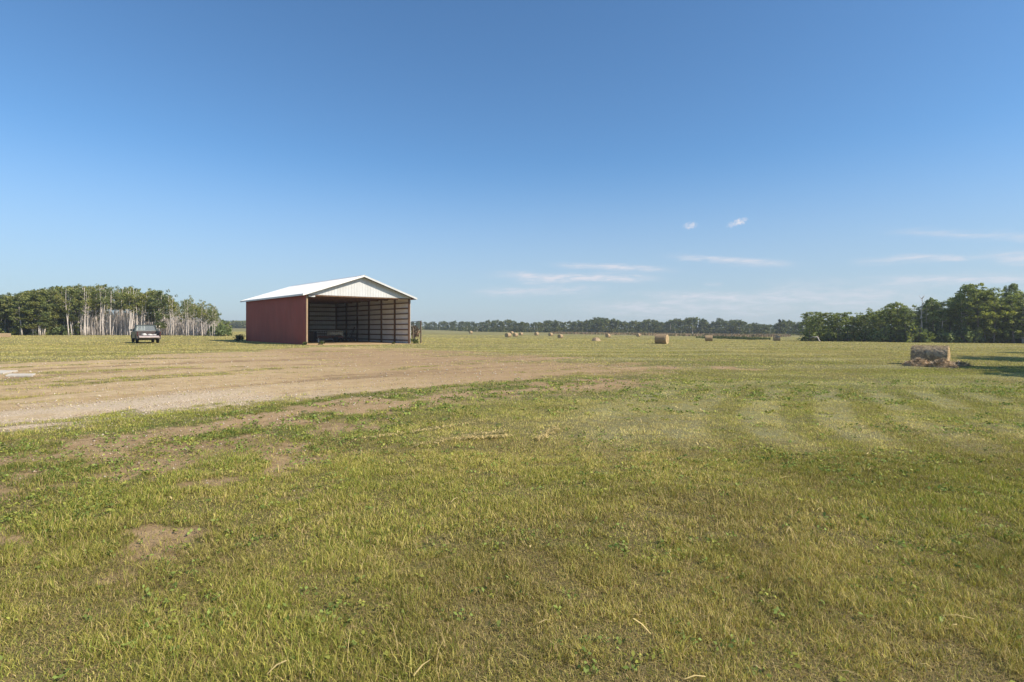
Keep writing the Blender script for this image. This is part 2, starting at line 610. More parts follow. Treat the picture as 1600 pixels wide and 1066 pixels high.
def fields(x, y):
    """soil: bare earth 0-1; verge: patchy weedy edge; pale: mown straw-coloured bands; tone: large patches; gravel; rut"""
    sd = poly_sd(x, y, YARD)
    nb = fbm(x, y, 1/2.2, 21, 5, .6)-.5
    ld, s_ = line_d(x, y, LOW)
    streaks = fbm(ld*1.3, s_*.16, 1.0, 33, 4, .6)
    wid = 0.5+np.clip(np.abs(y)/30, .1, 1.2)
    soil = sm(-sd+(fbm(x, y, 1/.6, 25, 4, .65)-.5)*2.0+nb*3.6*wid+(streaks-.5)*2.6, -1.3, 2.4)
    soil = soil*(1-.36*sm(s_, 14, 25)*sm(fbm(ld*.7, s_*.2, 1.0, 57, 5, .6)+.22*sm(s_, 14, 26), .40, .66))
    fl = sm(-poly_sd(x, y, SHED_FLOOR), -.3, .25)
    # patchy verge between the yard and the lawn
    vz = sm(-ld, -0.4, 0.4)*(1-sm(-ld, 1.6, 4.8))*(1-sm(x, 2.5, 8))
    patch = .5*fbm(ld*1.2, s_*.35, 1.0, 41, 5, .66)+.5*fbm(x, y, 1/.8, 43, 5, .68)
    soil = np.maximum(soil, vz*sm(patch, .33, .55)*.88)
    # a few bare spots inside the lawn to the left
    spots = sm(fbm(x, y, 1/.9, 61, 6, .68), .48, .66)*(1-sm(x, -3.0, -.2))*sm(-ld, 0, 1)*(1-sm(-ld, 5, 8))
    soil = np.maximum(soil, spots*.78)
    td, _ = line_d(x, y, TAIL)
    soil = np.maximum(soil, (1-sm(np.abs(td)+(fbm(x, y, 1/1.5, 27, 5, .65)-.5)*2.4, .5, 2.0))*sm(fbm(x, y, 1/.9, 29, 5, .65), .34, .54)*.85)
    weeds_in = sm(fbm(ld*.9, s_*.22, 1.0, 51, 5, .65), .54, .70)*(sd < 0)*.6*(1-fl)
    soil = soil*(1-weeds_in)
    soil = np.maximum(soil, fl)
    grav = sm(ld, -.4, .4)*(1-sm(ld, 3.2, 6.5))*(1-sm(s_, 6, 12))*sm(fbm(ld*.8, s_*.3, 1.0, 71, 3), .22, .45)
    # mower bands around a centre on the right of the lawn
    lawn = sm(-ld, -.2, 2.0)
    bu = x-.025*np.clip(y-4, 0, 20)**2+(fbm(x, y, 1/3.5, 81, 3)-.5)*1.1
    band = .5+.5*np.sin((bu-3.3)*2*math.pi/1.45)
    band = sm(band, .20, .85)*sm(y, 7.0, 10.0)*(1-sm(y, 15.5, 18))*sm(bu, -.5, 1.5)*(1-sm(bu, 8, 12))*(.35+.65*sm(fbm(x, y, 1/3.0, 91, 3), .25, .5))
    arc = np.exp(-((y-18.6+.010*(x-11)**2+(fbm(x, y, 1/3., 93, 3)-.5)*2.2)/1.0)**2)*sm(x, 2, 6)*(1-sm(x, 17, 24))
    arc2 = np.exp(-((y-22.5+.008*(x-13)**2+(fbm(x, y, 1/3., 94, 3)-.5)*2.6)/.9)**2)*sm(x, 6, 10)*(1-sm(x, 19, 26))*.7
    band = np.maximum(band, np.maximum(arc, arc2)*.8)
    spot = np.exp(-(((x-2.6-.22*(y-12))/1.2)**2+((y-11.8)/3.0)**2))*1.1
    far_l = sm(np.hypot(x, y), 20, 34)
    rows = .5+.5*np.sin((y*.93-x*.25+(fbm(x, y, 1/20., 95, 2)-.5)*9)*2*math.pi/5.6)
    rows = sm(rows, .3, .95)*sm(fbm(x, y, 1/14., 97, 3), .25, .55)*.95
    zone = .12*sm(y, 7, 11)*sm(x, -3, 1)*(1-far_l)
    pale = np.clip(zone+band*1.0*lawn*(1-far_l)+spot*lawn+rows*far_l, 0, 1)*sm(fbm(x, y, 1/.8, 99, 3), .0, .45)
    tone = fbm(x, y, 1/6.0, 101, 4)
    dry = np.exp(-((x-1.0)/3.2)**2)*(1-sm(y, 4.0, 8.0))
    dry = np.clip(dry*.9*sm(fbm(x, y, 1/.9, 103, 4), .25, .65)+sm(fbm(x, y, 1/2.5, 105, 4), .52, .72)*.6, 0, 1)
    rut = streaks
    verge = np.maximum(sm(-ld, -.8, .3)*(1-sm(-ld, 5, 8)), sm(s_, 9, 17)*(y < 46))*(1-fl)
    fields.verge = verge
    return soil, pale, tone, grav, rut, dry, ld


ang_f = np.linspace(R(-62), R(62), 330)
ang_b = np.linspace(R(62), R(298), 48)[1:-1]
ANG = np.concatenate([ang_f, ang_b])
RAD = np.concatenate([[0.25], np.geomspace(0.6, 80, 250), np.geomspace(83, 3500, 70)])
A, D = np.meshgrid(ANG, RAD)
gx, gy = (np.sin(A)*D).ravel(), (np.cos(A)*D).ravel()
soil, pale, tone, grav, rut, dry, ld = fields(gx, gy)
verge = fields.verge
gz = terrain(gx, gy)
near = 1-sm(np.hypot(gx, gy), 30, 60)
gz = gz+near*((fbm(gx, gy, 1/.9, 111, 2)-.5)*.035+soil*(rut-.5)*.09-soil*.02)
na, nr = len(ANG), len(RAD)
ii = np.arange(nr*na).reshape(nr, na)
nx = np.roll(ii, -1, axis=1)
quads = np.stack([ii[:-1], nx[:-1], nx[1:], ii[1:]], -1).reshape(-1, 4)[:, ::-1]
cap = np.stack([ii[0], np.roll(ii[0], -1)], -1)
V = np.stack([gx, gy, gz], -1)
V = np.vstack([V, [[0, 0, tz(0, 0)]]])
cap = np.hstack([cap, np.full((na, 1), nr*na)])
app = lambda a: np.append(a, a[0])

m, n = mat('field_ground')
P = n.pos()
aS, aP, aT, aG, aR, aD = [n.attr(k).outputs['Fac'] for k in ('soil', 'pale', 'tone', 'gravel', 'rut', 'dry')]
nf = n.noise(P, 22.0, 4, .7)
nm_ = n.noise(P, 3.0, 5, .65)
nl = n.noise(n.scale(P, (.12, .35, 1)), 1.0, 5, .6)
gcol = n.mix(n.ramp(nm_, .3, .7), (.135, .140, .038), (.185, .175, .060))
gcol = n.mix(n.ramp(aT, .35, .65), gcol, n.mix(.5, gcol, (.22, .185, .075)))
gcol = n.mix(n.ramp(nl, .45, .65, 0, .5), gcol, (.22, .19, .075))
gcol = n.mix(n.ramp(nl, .28, .42, .6, 0), gcol, (.09, .098, .030))
gcol = n.mix(n.math('MULTIPLY', aP, .7), gcol, (.34, .32, .165))
gcol = n.mix(n.math('MULTIPLY', aD, .6), gcol, (.20, .155, .085))
gcol = n.mix(n.ramp(nf, .45, .75, 0, .5), gcol, (.075, .066, .030))
nh = n.noise(P, 110.0, 3, .75)
gcol = n.mix(n.ramp(nh, .48, .66, 0, .75), gcol, (.055, .050, .022))
gcol = n.mix(n.ramp(nh, .32, .46, .6, 0), gcol, (.33, .29, .14))
sxyz = n.n('ShaderNodeSeparateXYZ')
n.set(sxyz.inputs[0], P)
gcol = n.mix(n.ramp(sxyz.outputs[1], 18, 60, 0, .6), gcol, n.mix(n.ramp(nl, .35, .6), (.20, .185, .065), (.33, .285, .12)))
scol = n.mix(n.ramp(aR, .35, .65), (.475, .335, .172), (.57, .425, .240))
scol = n.mix(n.ramp(nm_, .38, .62, 0, .55), scol, (.38, .255, .128))
scol = n.mix(n.math('MULTIPLY', n.ramp(aR, .30, .46, 1, 0), .85), scol, (.235, .16, .09))
scol = n.mix(n.math('MULTIPLY', aG, .8), scol, n.mix(n.ramp(nf, .35, .65), (.66, .545, .405), (.50, .39, .275)))
scol = n.mix(n.ramp(nf, .48, .72, 0, .55), scol, (.25, .165, .10))
scol = n.mix(n.ramp(n.noise(P, 60, 3, .7), .52, .72, 0, .5), scol, (.62, .50, .36))
scol = n.mix(n.math('MULTIPLY', n.attr('verge').outputs['Fac'], .75), scol, n.mix(n.ramp(nm_, .35, .65), (.29, .185, .098), (.41, .285, .160)))
edge = n.math('ADD', aS, n.math('MULTIPLY', n.math('SUBTRACT', n.noise(P, 5.0, 5, .7), .5), .7))
fs = n.ramp(edge, .22, .80)
gc = n.mix(fs, gcol, scol)
gb = n.math('ADD', n.math('MULTIPLY', nf, .7), nh)
n.bsdf(gc, .95, 0, n.bump(gb, .55, .03), .08)
M_ground = m

me = np_mesh('ground', V, [quads, cap[:, [0, 2, 1]]], M_ground, smooth=True,
             attrs=dict(soil=app(soil), pale=app(pale), tone=app(tone), gravel=app(grav), rut=app(rut), dry=app(dry), verge=app(verge)))
g = link('ground', me)
tag(g, 'flat mown grass field', 'ground', kind='structure')
# the bare earth yard: its own sheet a few millimetres above the field
q_soil = soil[quads].mean(1)
q_sd = poly_sd(gx[quads].mean(1), gy[quads].mean(1), YARD)
q_fl = poly_sd(gx[quads].mean(1), gy[quads].mean(1), SHED_FLOOR)
ysel = ((q_soil > .62) & (q_sd < .5)) | (q_fl < 0)
yq = quads[ysel]
u_, inv = np.unique(yq.ravel(), return_inverse=True)
Vy = V[u_].copy()
Vy[:, 2] += .005
me = np_mesh('dirt_yard', Vy, inv.reshape(-1, 4), M_ground, smooth=True,
             attrs=dict(soil=soil[u_], pale=pale[u_], tone=tone[u_], gravel=grav[u_], rut=rut[u_], dry=dry[u_], verge=verge[u_]))
tag(link('dirt_yard', me), 'bare brown dirt and gravel yard in front of the shed', 'dirt yard', kind='structure')


# ------------------------------------------------------------------ grass blades, weeds, gravel, straw
def band_points(d0, d1, dens, half=1.04, pad=1.2):
    nmax = int(dens*(half*(d1*d1-d0*d0)+2*pad*(d1-d0)))
    y = np.sqrt(rng.random(nmax)*(d1*d1-d0*d0)+d0*d0)
    x = (rng.random(nmax)*2-1)*(half*y+pad)
    return x, y


GREEN = np.array([.245, .305, .072])
OLIVE = np.array([.355, .355, .100])
YELL = np.array([.500, .460, .180])
STRAW = np.array([.52, .43, .26])
DKGRN = np.array([.140, .215, .055])


def blades(x, y, h, wd, lean, tint, three=False):
    N = len(x)
    z = terrain(x, y)+(1-sm(np.hypot(x, y), 30, 60))*(fbm(x, y, 1/.9, 111, 2)-.5)*.035-.002
    yaw = rng.random(N)*2*np.pi
    ld_ = rng.random(N)*2*np.pi
    sx, sy = np.cos(yaw)*wd/2, np.sin(yaw)*wd/2
    lx, ly = np.cos(ld_)*lean*h, np.sin(ld_)*lean*h
    B = np.stack([x, y, z], -1)
    sd = np.stack([sx, sy, 0*sx], -1)
    hh = h*np.sqrt(np.clip(1-lean**2*.62, .08, 1))
    tip = B+np.stack([lx, ly, hh], -1)
    if three:
        Vb = np.stack([B-sd, B+sd, tip], 1).reshape(-1, 3)
        F = [np.arange(N*3).reshape(N, 3)]
        cc = np.repeat(tint, 3, 0)
    else:
        mid = B+np.stack([lx*.32, ly*.32, hh*.58], -1)
        Vb = np.stack([B-sd, B+sd, mid+sd*.8, mid-sd*.8, tip], 1).reshape(-1, 3)
        o = np.arange(N)[:, None]*5
        F = [o+np.array([[0, 1, 2, 3]]), o+np.array([[3, 2, 4]])]
        cc = np.repeat(tint, 5, 0)
    return Vb, F, cc


def join(parts):
    Vs, Fq, Ft, Cs, o = [], [], [], [], 0
    for Vb, F, cc in parts:
        for f in F:
            (Fq if f.shape[1] == 4 else Ft).append(f+o)
        Vs.append(Vb)
        Cs.append(cc)
        o += len(Vb)
    F = []
    if Fq:
        F.append(np.vstack(Fq))
    if Ft:
        F.append(np.vstack(Ft))
    return np.vstack(Vs), F, np.vstack(Cs)


parts = []
for d0, d1, dens, wd, hmul, three in ((1.6, 4.5, 15000, .0038, .95, False), (4.5, 8, 8500, .0052, .95, False),
                                      (8, 14, 3000, .0080, .95, True), (14, 26, 720, .016, .95, True), (26, 50, 170, .032, 1.0, True),
                                      (50, 90, 36, .075, 1.0, True), (90, 190, 7, .19, 1.1, True)):
    x, y = band_points(d0, d1, dens)
    so, pa, to, gr, ru, dr, ldd = fields(x, y)
    clump = fbm(x, y, 1/.22, 131, 3, .6)
    keep = rng.random(len(x)) < np.clip(1-so*1.2, 0.03, 1)*(.66+.46*sm(clump, .34, .60))
    keep &= poly_sd(x, y, SHED_FLOOR) > .2
    x, y, so, pa, to, gr, dr, ldd, clump = [a[keep] for a in (x, y, so, pa, to, gr, dr, ldd, clump)]
    N = len(x)
    r1, r2 = rng.random(N), rng.random(N)
    big = fbm(x, y, 1/1.4, 141, 4, .6)
    t = np.where((r1 < .35+.5*(big-.5))[:, None], GREEN, OLIVE)
    pe = np.clip(.14+.55*dr+.60*pa+.5*(to-.5)+.6*(.5-big)+.50*sm(y, 18, 42), 0, .95)
    t = np.where((r2 < pe)[:, None], YELL, t)
    t = t*(1-pa[:, None]*.8)+np.array([.60, .58, .31])*pa[:, None]*.8
    t = np.where((rng.random(N) < pe*.36+.05)[:, None], STRAW, t)
    t = np.where((rng.random(N) < .07)[:, None], np.array([.28, .21, .12]), t)
    vz = sm(-ldd, -.6, .1)*(1-sm(-ldd, 1.8, 5.0))*(1-sm(x, 3, 8))
    t = np.where((rng.random(N) < vz*.45)[:, None], DKGRN, t)
    nearz = 1-sm(y, 5.5, 9.5)
    t = t*(1-.17*nearz[:, None])
    t = t*(.60+.80*rng.random((N, 1)))*(.86+.28*sm(big, .35, .65))[:, None]
    h = (.026+.040*rng.random(N)**1.3)*(.55+1.0*sm(clump, .25, .75))*hmul*.80
    h = h*(1+.12*nearz)*(1-.3*pa)
    h = np.where(rng.random(N) < .02*(1+nearz), h*1.8, h)
    lean = .2+1.15*rng.random(N)
    parts.append(blades(x, y, h, wd*(.7+.6*rng.random(N)), lean, t, three))
    print('blades', d0, N)
# flat-lying dry thatch between the blades
for d0, d1, dens, wd in ((1.6, 4.5, 6000, .0034), (4.5, 9, 2400, .005)):
    x, y = band_points(d0, d1, dens)
    so, pa, to, gr, ru, dr, ldd = fields(x, y)
    k = rng.random(len(x)) < np.clip(.9-so*.9, .1, 1)
    x, y = x[k], y[k]
    N = len(x)
    t = np.where((rng.random(N) < .5)[:, None], [[.36, .29, .165]], np.where((rng.random(N) < .6)[:, None], [[.22, .165, .09]], [[.24, .25, .085]]))*(.6+.8*rng.random((N, 1)))
    parts.append(blades(x, y, .03+.04*rng.random(N), wd*(.6+.8*rng.random(N)), 1.22+.06*rng.random(N), t))
Vb, F, cc = join(parts)
tag(link('grass', np_mesh('grass', Vb, F, M_blade, col=cc)), 'short mown grass with dry yellow blades', 'grass', kind='stuff')


def leaf_quads(C, size, tint, up=0.5, elong=1.5):
    """leaf-sized diamonds around points C"""
    N = len(C)
    nrm = rng.normal(size=(N, 3))
    nrm[:, 2] = np.abs(nrm[:, 2])+up
    nrm /= np.linalg.norm(nrm, axis=1, keepdims=True)
    t = rng.normal(size=(N, 3))
    t -= nrm*np.sum(t*nrm, 1, keepdims=True)
    t /= np.linalg.norm(t, axis=1, keepdims=True)
    b = np.cross(nrm, t)
    s_ = np.asarray(size).reshape(-1, 1)*np.ones((N, 1))
    fold = nrm*s_*.12
    Vq = np.stack([C-t*s_*elong/2, C-b*s_/2+fold+t*s_*.1, C+t*s_*elong/2, C+b*s_/2+fold+t*s_*.1], 1).reshape(-1, 3)
    F = np.arange(N*4).reshape(N, 4)
    return Vq, [F], np.repeat(tint, 4, 0)


parts = []
for d0, d1, dens, nl_, sz in ((1.8, 5, 90, 9, .019), (5, 10, 42, 9, .024), (10, 20, 11.0, 9, .040)):
    x, y = band_points(d0, d1, dens)
    so, pa, to, gr, ru, dr, ldd = fields(x, y)
    vz = sm(-ldd, -.8, .1)*(1-sm(-ldd, 2.0, 5.5))*(1-sm(x, 3, 8))
    wn = sm(fbm(x, y, 1/1.1, 151, 3), .48, .66)
    rgt = sm(x, 1.0, 4.0)*.35
    k = rng.random(len(x)) < np.clip(.06+.55*wn*(1-dr)+.9*vz*sm(fbm(x, y, 1/.8, 155, 3), .35, .6)+rgt*wn, 0, 1)*(1-sm(ldd, .3, 1.5))
    x, y = x[k], y[k]
    N = len(x)
    X = np.repeat(x, nl_)+rng.normal(size=N*nl_)*sz*1.5
    Y = np.repeat(y, nl_)+rng.normal(size=N*nl_)*sz*1.5
    Z = terrain(X, Y)+(fbm(X, Y, 1/.9, 111, 2)-.5)*.035+.004+rng.random(N*nl_)*.04
    t = np.array([.190, .255, .068])*(.65+.8*rng.random((N*nl_, 1)))*np.repeat(np.where(rng.random((N, 1)) < .3, [[1.5, 1.2, 1.1]], [[1, 1, 1]]), nl_, 0)
    parts.append(leaf_quads(np.stack([X, Y, Z], -1), sz*(.6+.7*rng.random(N*nl_)), t, .7, 1.6))
Vb, F, cc = join(parts)
tag(link('weeds', np_mesh('weeds', Vb, F, M_blade, col=cc)), 'low broadleaf weeds and clover in the lawn', 'weeds', kind='stuff')

# gravel
OCT = np.array([[1, 0, 0], [-1, 0, 0], [0, 1, 0], [0, -1, 0], [0, 0, 1], [0, 0, -1]], float)
OF = np.array([[0, 2, 4], [2, 1, 4], [1, 3, 4], [3, 0, 4], [2, 0, 5], [1, 2, 5], [3, 1, 5], [0, 3, 5]])
xs, ys, ss = [], [], []
for d0, d1, dens, sz in ((5, 12, 330, .017), (12, 20, 150, .022), (20, 40, 34, .032)):
    x, y = band_points(d0, d1, dens)
    so, pa, to, gr, ru, dr, ldd = fields(x, y)
    k = rng.random(len(x)) < np.clip(so*(.16+.84*gr)-.02, 0, 1)
    xs.append(x[k])
    ys.append(y[k])
    ss.append(sz*(.45+.9*rng.random(k.sum())**2.2))
x, y, s_ = np.concatenate(xs), np.concatenate(ys), np.concatenate(ss)
N = len(x)
z = terrain(x, y)+(fbm(x, y, 1/.9, 111, 2)-.5)*.035-.004
Vs = (OCT[None]*(.55+.9*rng.random((N, 6, 3)))*np.array([1, 1, .65])*s_[:, None, None]) + np.stack([x, y, z], -1)[:, None]
a = rng.random((N, 1))
tint = np.where(a < .5, [[.50, .41, .31]], np.where(a < .8, [[.40, .31, .23]], [[.62, .54, .44]]))*(.75+.4*rng.random((N, 1)))
m, n = mat('stones')
n.bsdf(n.attr('tint').outputs['Color'], .9, 0, None, .15)
F = (np.arange(N)[:, None, None]*6+OF[None]).reshape(-1, 3)
tag(link('gravel', np_mesh('gravel', Vs.reshape(-1, 3), [F], m, col=np.repeat(tint, 6, 0))), 'loose pale gravel scattered over the dirt yard', 'gravel', kind='stuff')
print('stones', N)

# dry straw lying on the lawn
x, y = band_points(1.9, 14, 3.0)
so, pa, to, gr, ru, dr, ldd = fields(x, y)
k = rng.random(len(x)) < (.25+.5*pa+.4*dr)*(1-so)
x, y = x[k], y[k]
sx, sy = [], []
for (pa_, pb_) in (((640, 701), (790, 676)), ((560, 690), (745, 664)), ((700, 690), (800, 684)), ((840, 690), (870, 670))):
    (ax, ay), (bx, by) = gpt(*pa_), gpt(*pb_)
    t = rng.random(130)
    sx.append(ax+(bx-ax)*t+rng.normal(size=130)*.05)
    sy.append(ay+(by-ay)*t+rng.normal(size=130)*.05)
x = np.concatenate([x]+sx)
y = np.concatenate([y]+sy)
N = len(x)
L = .05+.12*rng.random(N)**2
yaw = rng.random(N)*2*np.pi
t = np.stack([np.cos(yaw)*L/2, np.sin(yaw)*L/2, rng.normal(size=N)*.010], -1)
wv = np.stack([-np.sin(yaw), np.cos(yaw), 0*yaw], -1)*(.0016+.0028*rng.random((N, 1))**2)*(1+np.hypot(x, y)[:, None]/7)
B = np.stack([x, y, terrain(x, y)+(fbm(x, y, 1/.9, 111, 2)-.5)*.035+.045], -1)
mid = B+np.array([0, 0, .012])
Vq = np.stack([B-t-wv, B-t+wv, mid+wv, mid-wv, B+t+wv*.4, B+t-wv*.4], 1).reshape(-1, 3)
o = np.arange(N)[:, None]*6
F = np.vstack([o+np.array([[0, 1, 2, 3]]), o+np.array([[3, 2, 4, 5]])])
tint = np.array([.60, .50, .30])*(.7+.5*rng.random((N, 1)))
tag(link('straw_litter', np_mesh('straw_litter', Vq, [F], M_blade, col=np.repeat(tint, 6, 0))), 'dry straw stalks lying loose on the lawn', 'straw', kind='stuff')


# ------------------------------------------------------------------ tree builders
def make_crown(seed, clumps, leaf, nleaf, cols, spread):
    """clumps: list of (centre, radius)"""
    r = np.random.default_rng(seed)
    C, T = [], []
    for c_, rad_ in clumps:
        k = max(6, int(nleaf*rad_**2))
        d = r.normal(size=(k, 3))
        d /= np.linalg.norm(d, axis=1, keepdims=True)
        q = np.array(c_)+d*(rad_*(r.random((k, 1))**.45))*np.array([1, 1, spread])
        C.append(q)
        base = cols[r.integers(len(cols))]*(.8+.4*r.random())
        T.append(np.array(base)*(.7+.6*r.random((k, 1))))
    C, T = np.vstack(C), np.vstack(T)
    return leaf_quads(C, leaf*(.6+.8*r.random(len(C))), T, .35, 1.25)


def tree_proto(seed, H, crown_lo, crown_r, nclump, clump_r, leaf, nleaf, cols, trunk_r, shape='oval', stems=1, limbs=8, dead=0):
    """returns trunk mesh and crown mesh, standing on the origin, H tall"""
    r = random.Random(seed)
    tb = MB()
    clumps = []
    for s_ in range(stems):
        bx, by = (r.uniform(-.4, .4), r.uniform(-.4, .4)) if s_ else (0, 0)
        hx, hy = r.uniform(-.05, .05)*H, r.uniform(-.05, .05)*H
        top = H*(.97 if s_ == 0 else r.uniform(.7, .95))
        k = 9
        pts, rads = [], []
        for i in range(k):
            t = i/(k-1)
            pts.append((bx+hx*t+math.sin(t*5+seed+s_)*.012*H, by+hy*t+math.cos(t*4+seed)*.012*H, top*t-.1*(i == 0)))
            rads.append(trunk_r*(1-.82*t)*(1.0 if s_ == 0 else .75)*(1.25 if i == 0 else 1))
        tb.tube(pts, rads, 7)
        for j in range(limbs):
            t = r.uniform(max(crown_lo-.12, .12), .93)
            i = int(t*(k-1))
            p = Vector(pts[i]).lerp(Vector(pts[i+1]), t*(k-1)-i)
            a = r.uniform(0, 6.28)
            prof = math.sin(min(max((t-crown_lo)/(1-crown_lo), .08), .97)*math.pi)**.6
            L = crown_r*prof*r.uniform(.55, 1.0)
            q = p+Vector((math.cos(a)*L, math.sin(a)*L, L*r.uniform(.25, .9)))
            mid = p.lerp(q, .5)+Vector((0, 0, -.06*L))
            tb.tube([p, mid, q], [trunk_r*(1-.8*t)*.5, trunk_r*.22, trunk_r*.09], 5)
            if t > crown_lo-.05 and j >= dead:
                clumps.append(((q.x, q.y, q.z), clump_r*r.uniform(.7, 1.15)))
                clumps.append(((mid.x+r.uniform(-.3, .3), mid.y+r.uniform(-.3, .3), mid.z+.2), clump_r*r.uniform(.5, .9)))
    while len(clumps) < nclump:
        t = r.random()
        z = H*(crown_lo+(1-crown_lo)*t)
        if shape == 'oval':
            rr = crown_r*math.sin(min(max(t*.93+.05, 0), 1)*math.pi)**.55
        elif shape == 'flat':
            rr = crown_r*(.55+.45*t)*(1 if t < .85 else .6)
        else:
            rr = crown_r*(1-t*.75)
        a = r.uniform(0, 6.28)
        d = rr*math.sqrt(r.random())
        clumps.append(((math.cos(a)*d, math.sin(a)*d, min(z, H-clump_r*.35)), clump_r*r.uniform(.55, 1.1)))
    return tb, make_crown(seed, clumps, leaf, nleaf, [np.array(c_) for c_ in cols], .75)


def tree_obj(name, tb, crown, bark, parts=True):
    root = empty(name)
    tb.build('trunk', bark, root, smooth=True)
    Vq, F, cc = crown
    link('crown', np_mesh('crown', Vq, F, M_leaf, col=cc), root)
    return root


used = set()


def plant(proto, x, y, H, H0, label, cat, group, wide=1.0):
    o = proto if proto.name not in used else copy_tree(proto)
    used.add(proto.name)
    o.location = (x, y, tz(x, y)-.05)
    s_ = H/H0
    k = s_*wide*random.uniform(.9, 1.12)
    o.scale = (k, k, s_)
    o.rotation_euler = (0, 0, random.uniform(0, 6.28))
    tag(o, label, cat, group)
    return o


def top_h(px, d, ytop, x, y):
    return (513-ytop)*d/888.9+CAM_H-tz(x, y)


AG = [(0.181, 0.217, 0.09), (0.232, 0.261, 0.102), (0.152, 0.188, 0.081), (0.269, 0.283, 0.119)]
DG = [(0.187, 0.235, 0.1), (0.231, 0.28, 0.111), (0.156, 0.203, 0.088), (0.276, 0.319, 0.124)]
LG = [(0.213, 0.261, 0.085), (0.268, 0.309, 0.099), (0.172, 0.218, 0.077)]

# ---- left grove: bare-stemmed aspens
bare = [tree_obj('aspen_tree', *tree_proto(100+i, 8.0, [.60, .68, .52, .74][i], [1.25, 1.1, 1.4, .95][i], 26, .42, .15, 190, AG, .085, 'oval', [1, 2, 2, 3][i], 6), M_bark_w) for i in range(4)]
leafy_a = [tree_obj('aspen_tree', *tree_proto(120+i, 8.0, [.24, .32, .18][i], [1.6, 1.5, 1.8][i], 80, .50, .18, 200, AG, .10, 'oval', [1, 2, 1][i], 9), M_bark_w) for i in range(3)]
TOPX = [-60, 0, 30, 60, 90, 130, 170, 205, 240, 262, 272, 285, 300, 315, 330, 345]
TOPY = [463, 461, 458, 453, 449, 446, 446, 449, 453, 455, 460, 461, 462, 467, 474, 490]
cnt = 0
while cnt < 280:
    px = random.uniform(-40, 343)
    deep = random.random()**1.35*26
    d = 93+(px/340)*11+deep+2
    x, y = gdist(px, d)
    is_leafy = px < 112+random.uniform(-30, 22) or (random.random() < .07 and px < 250)
    yt = np.interp(px, TOPX, TOPY)
    H = top_h(px, d, yt, x, y)*random.uniform(.88, 1.03)
    if px > 262:
        H *= random.uniform(.72, 1.03)
    if is_leafy:
        plant(random.choice(leafy_a), x, y, H, 8.0, 'leafy aspen with foliage down its pale stem at the grove left of the pickup', 'tree', 'leafy aspens at the left of the grove', 1.15)
    else:
        plant(random.choice(bare), x, y, H, 8.0, 'tall aspen with long bare white trunk and small top crown behind the pickup', 'tree', 'bare stemmed aspens in the grove', .95)
    cnt += 1
# thicket of dead saplings between the trunks
N = 7000
px_ = 95+rng.random(N)*250
dq = 95+(px_/340)*11+3+rng.random(N)*20
xq = (px_-800)/888.9*dq
hq = (1.6+4.4*rng.random(N)**1.3)*np.interp(px_, [95, 170, 300, 345], [.5, 1, .9, .6])
tint = np.where((rng.random(N) < .6)[:, None], [[.64, .57, .52]], [[.40, .35, .31]])*(.7+.5*rng.random((N, 1)))
Vb, F, cc = blades(xq, dq, hq, np.full(N, .09), .16*rng.random(N), tint, True)
tag(link('sapling_thicket', np_mesh('sapling_thicket', Vb, F, M_twig, col=cc)), 'pale thicket of dead saplings between the aspen trunks', 'thicket', kind='stuff')
# lone thin tree at the grove's right end
lone = tree_obj('aspen_tree', *tree_proto(141, 6.0, .55, .95, 6, .38, .22, 60, AG, .06, 'flat', 1, 8, 4), M_bark_w)
x, y = gdist(337, 107)
plant(lone, x, y, top_h(337, 107, 471, x, y), 6.0, 'lone spindly aspen with a sparse crown at the right end of the grove', 'tree', None)

# shrubs (round leafy bushes)


def bush_mesh(seed, Rr, H, leaf, nl_, cols):
    r = random.Random(seed)
    cl = []
    for i in range(16):
        a, d, z = r.uniform(0, 6.28), Rr*math.sqrt(r.random())*.75, r.uniform(.1, .8)*H
        cl.append(((math.cos(a)*d*(1-z/H*.5), math.sin(a)*d*(1-z/H*.5), z), Rr*r.uniform(.22, .42)))
    tb = MB()
    for i in range(6):
        a = r.uniform(0, 6.28)
        tb.tube([(0, 0, -.05), (math.cos(a)*Rr*.3, math.sin(a)*Rr*.3, H*.45), (math.cos(a)*Rr*.6, math.sin(a)*Rr*.6, H*.85)], [.03, .02, .008], 5)
    return tb, make_crown(seed, cl, leaf, nl_, [np.array(c_) for c_ in cols], .8)


def bush_obj(seed, Rr, H, leaf, nl_, cols, name='shrub'):
    tb, crown = bush_mesh(seed, Rr, H, leaf, nl_, cols)
    root = empty(name)
    tb.build('stems', M_bark_g, root, smooth=True)
    Vq, F, cc = crown
    link('foliage', np_mesh('foliage', Vq, F, M_leaf, col=cc), root)
    return root


bushes = [bush_obj(200+i, 1.4, 1.7, .24, 90, DG) for i in range(3)]
for px, ytop, d in ((342, 500, 108), (350, 501, 110), (347, 508, 106), (355, 505, 112), (333, 506, 108)):
    x, y = gdist(px, d)
    plant(bushes[px % 3], x, y, top_h(px, d, ytop, x, y), 1.7, 'dark green shrub at the foot of the grove\'s right end', 'shrub', 'shrubs at the right end of the grove', .8)
for i in range(26):
    px = -30+i*6.2+random.uniform(-3, 3)
    d = 93+(px/340)*11+random.uniform(3, 8)
    x, y = gdist(px, d)
    plant(random.choice(bushes), x, y, random.uniform(1.3, 2.6), 1.7, 'dark shrub under the leafy aspens at the left of the grove', 'shrub', 'undergrowth shrubs below the leafy aspens')

for i in range(44):
    px = 105+i*5.3+random.uniform(-3, 3)
    d = 93+(px/340)*11+random.uniform(25, 34)
    x, y = gdist(px, d)
    plant(random.choice(bushes), x, y, random.uniform(3.4, 5.2)*(1 if px < 290 else .7), 1.7, 'tall shrub deep in the shade behind the bare white trunks', 'shrub', 'shrubs behind the bare trunks', .75)

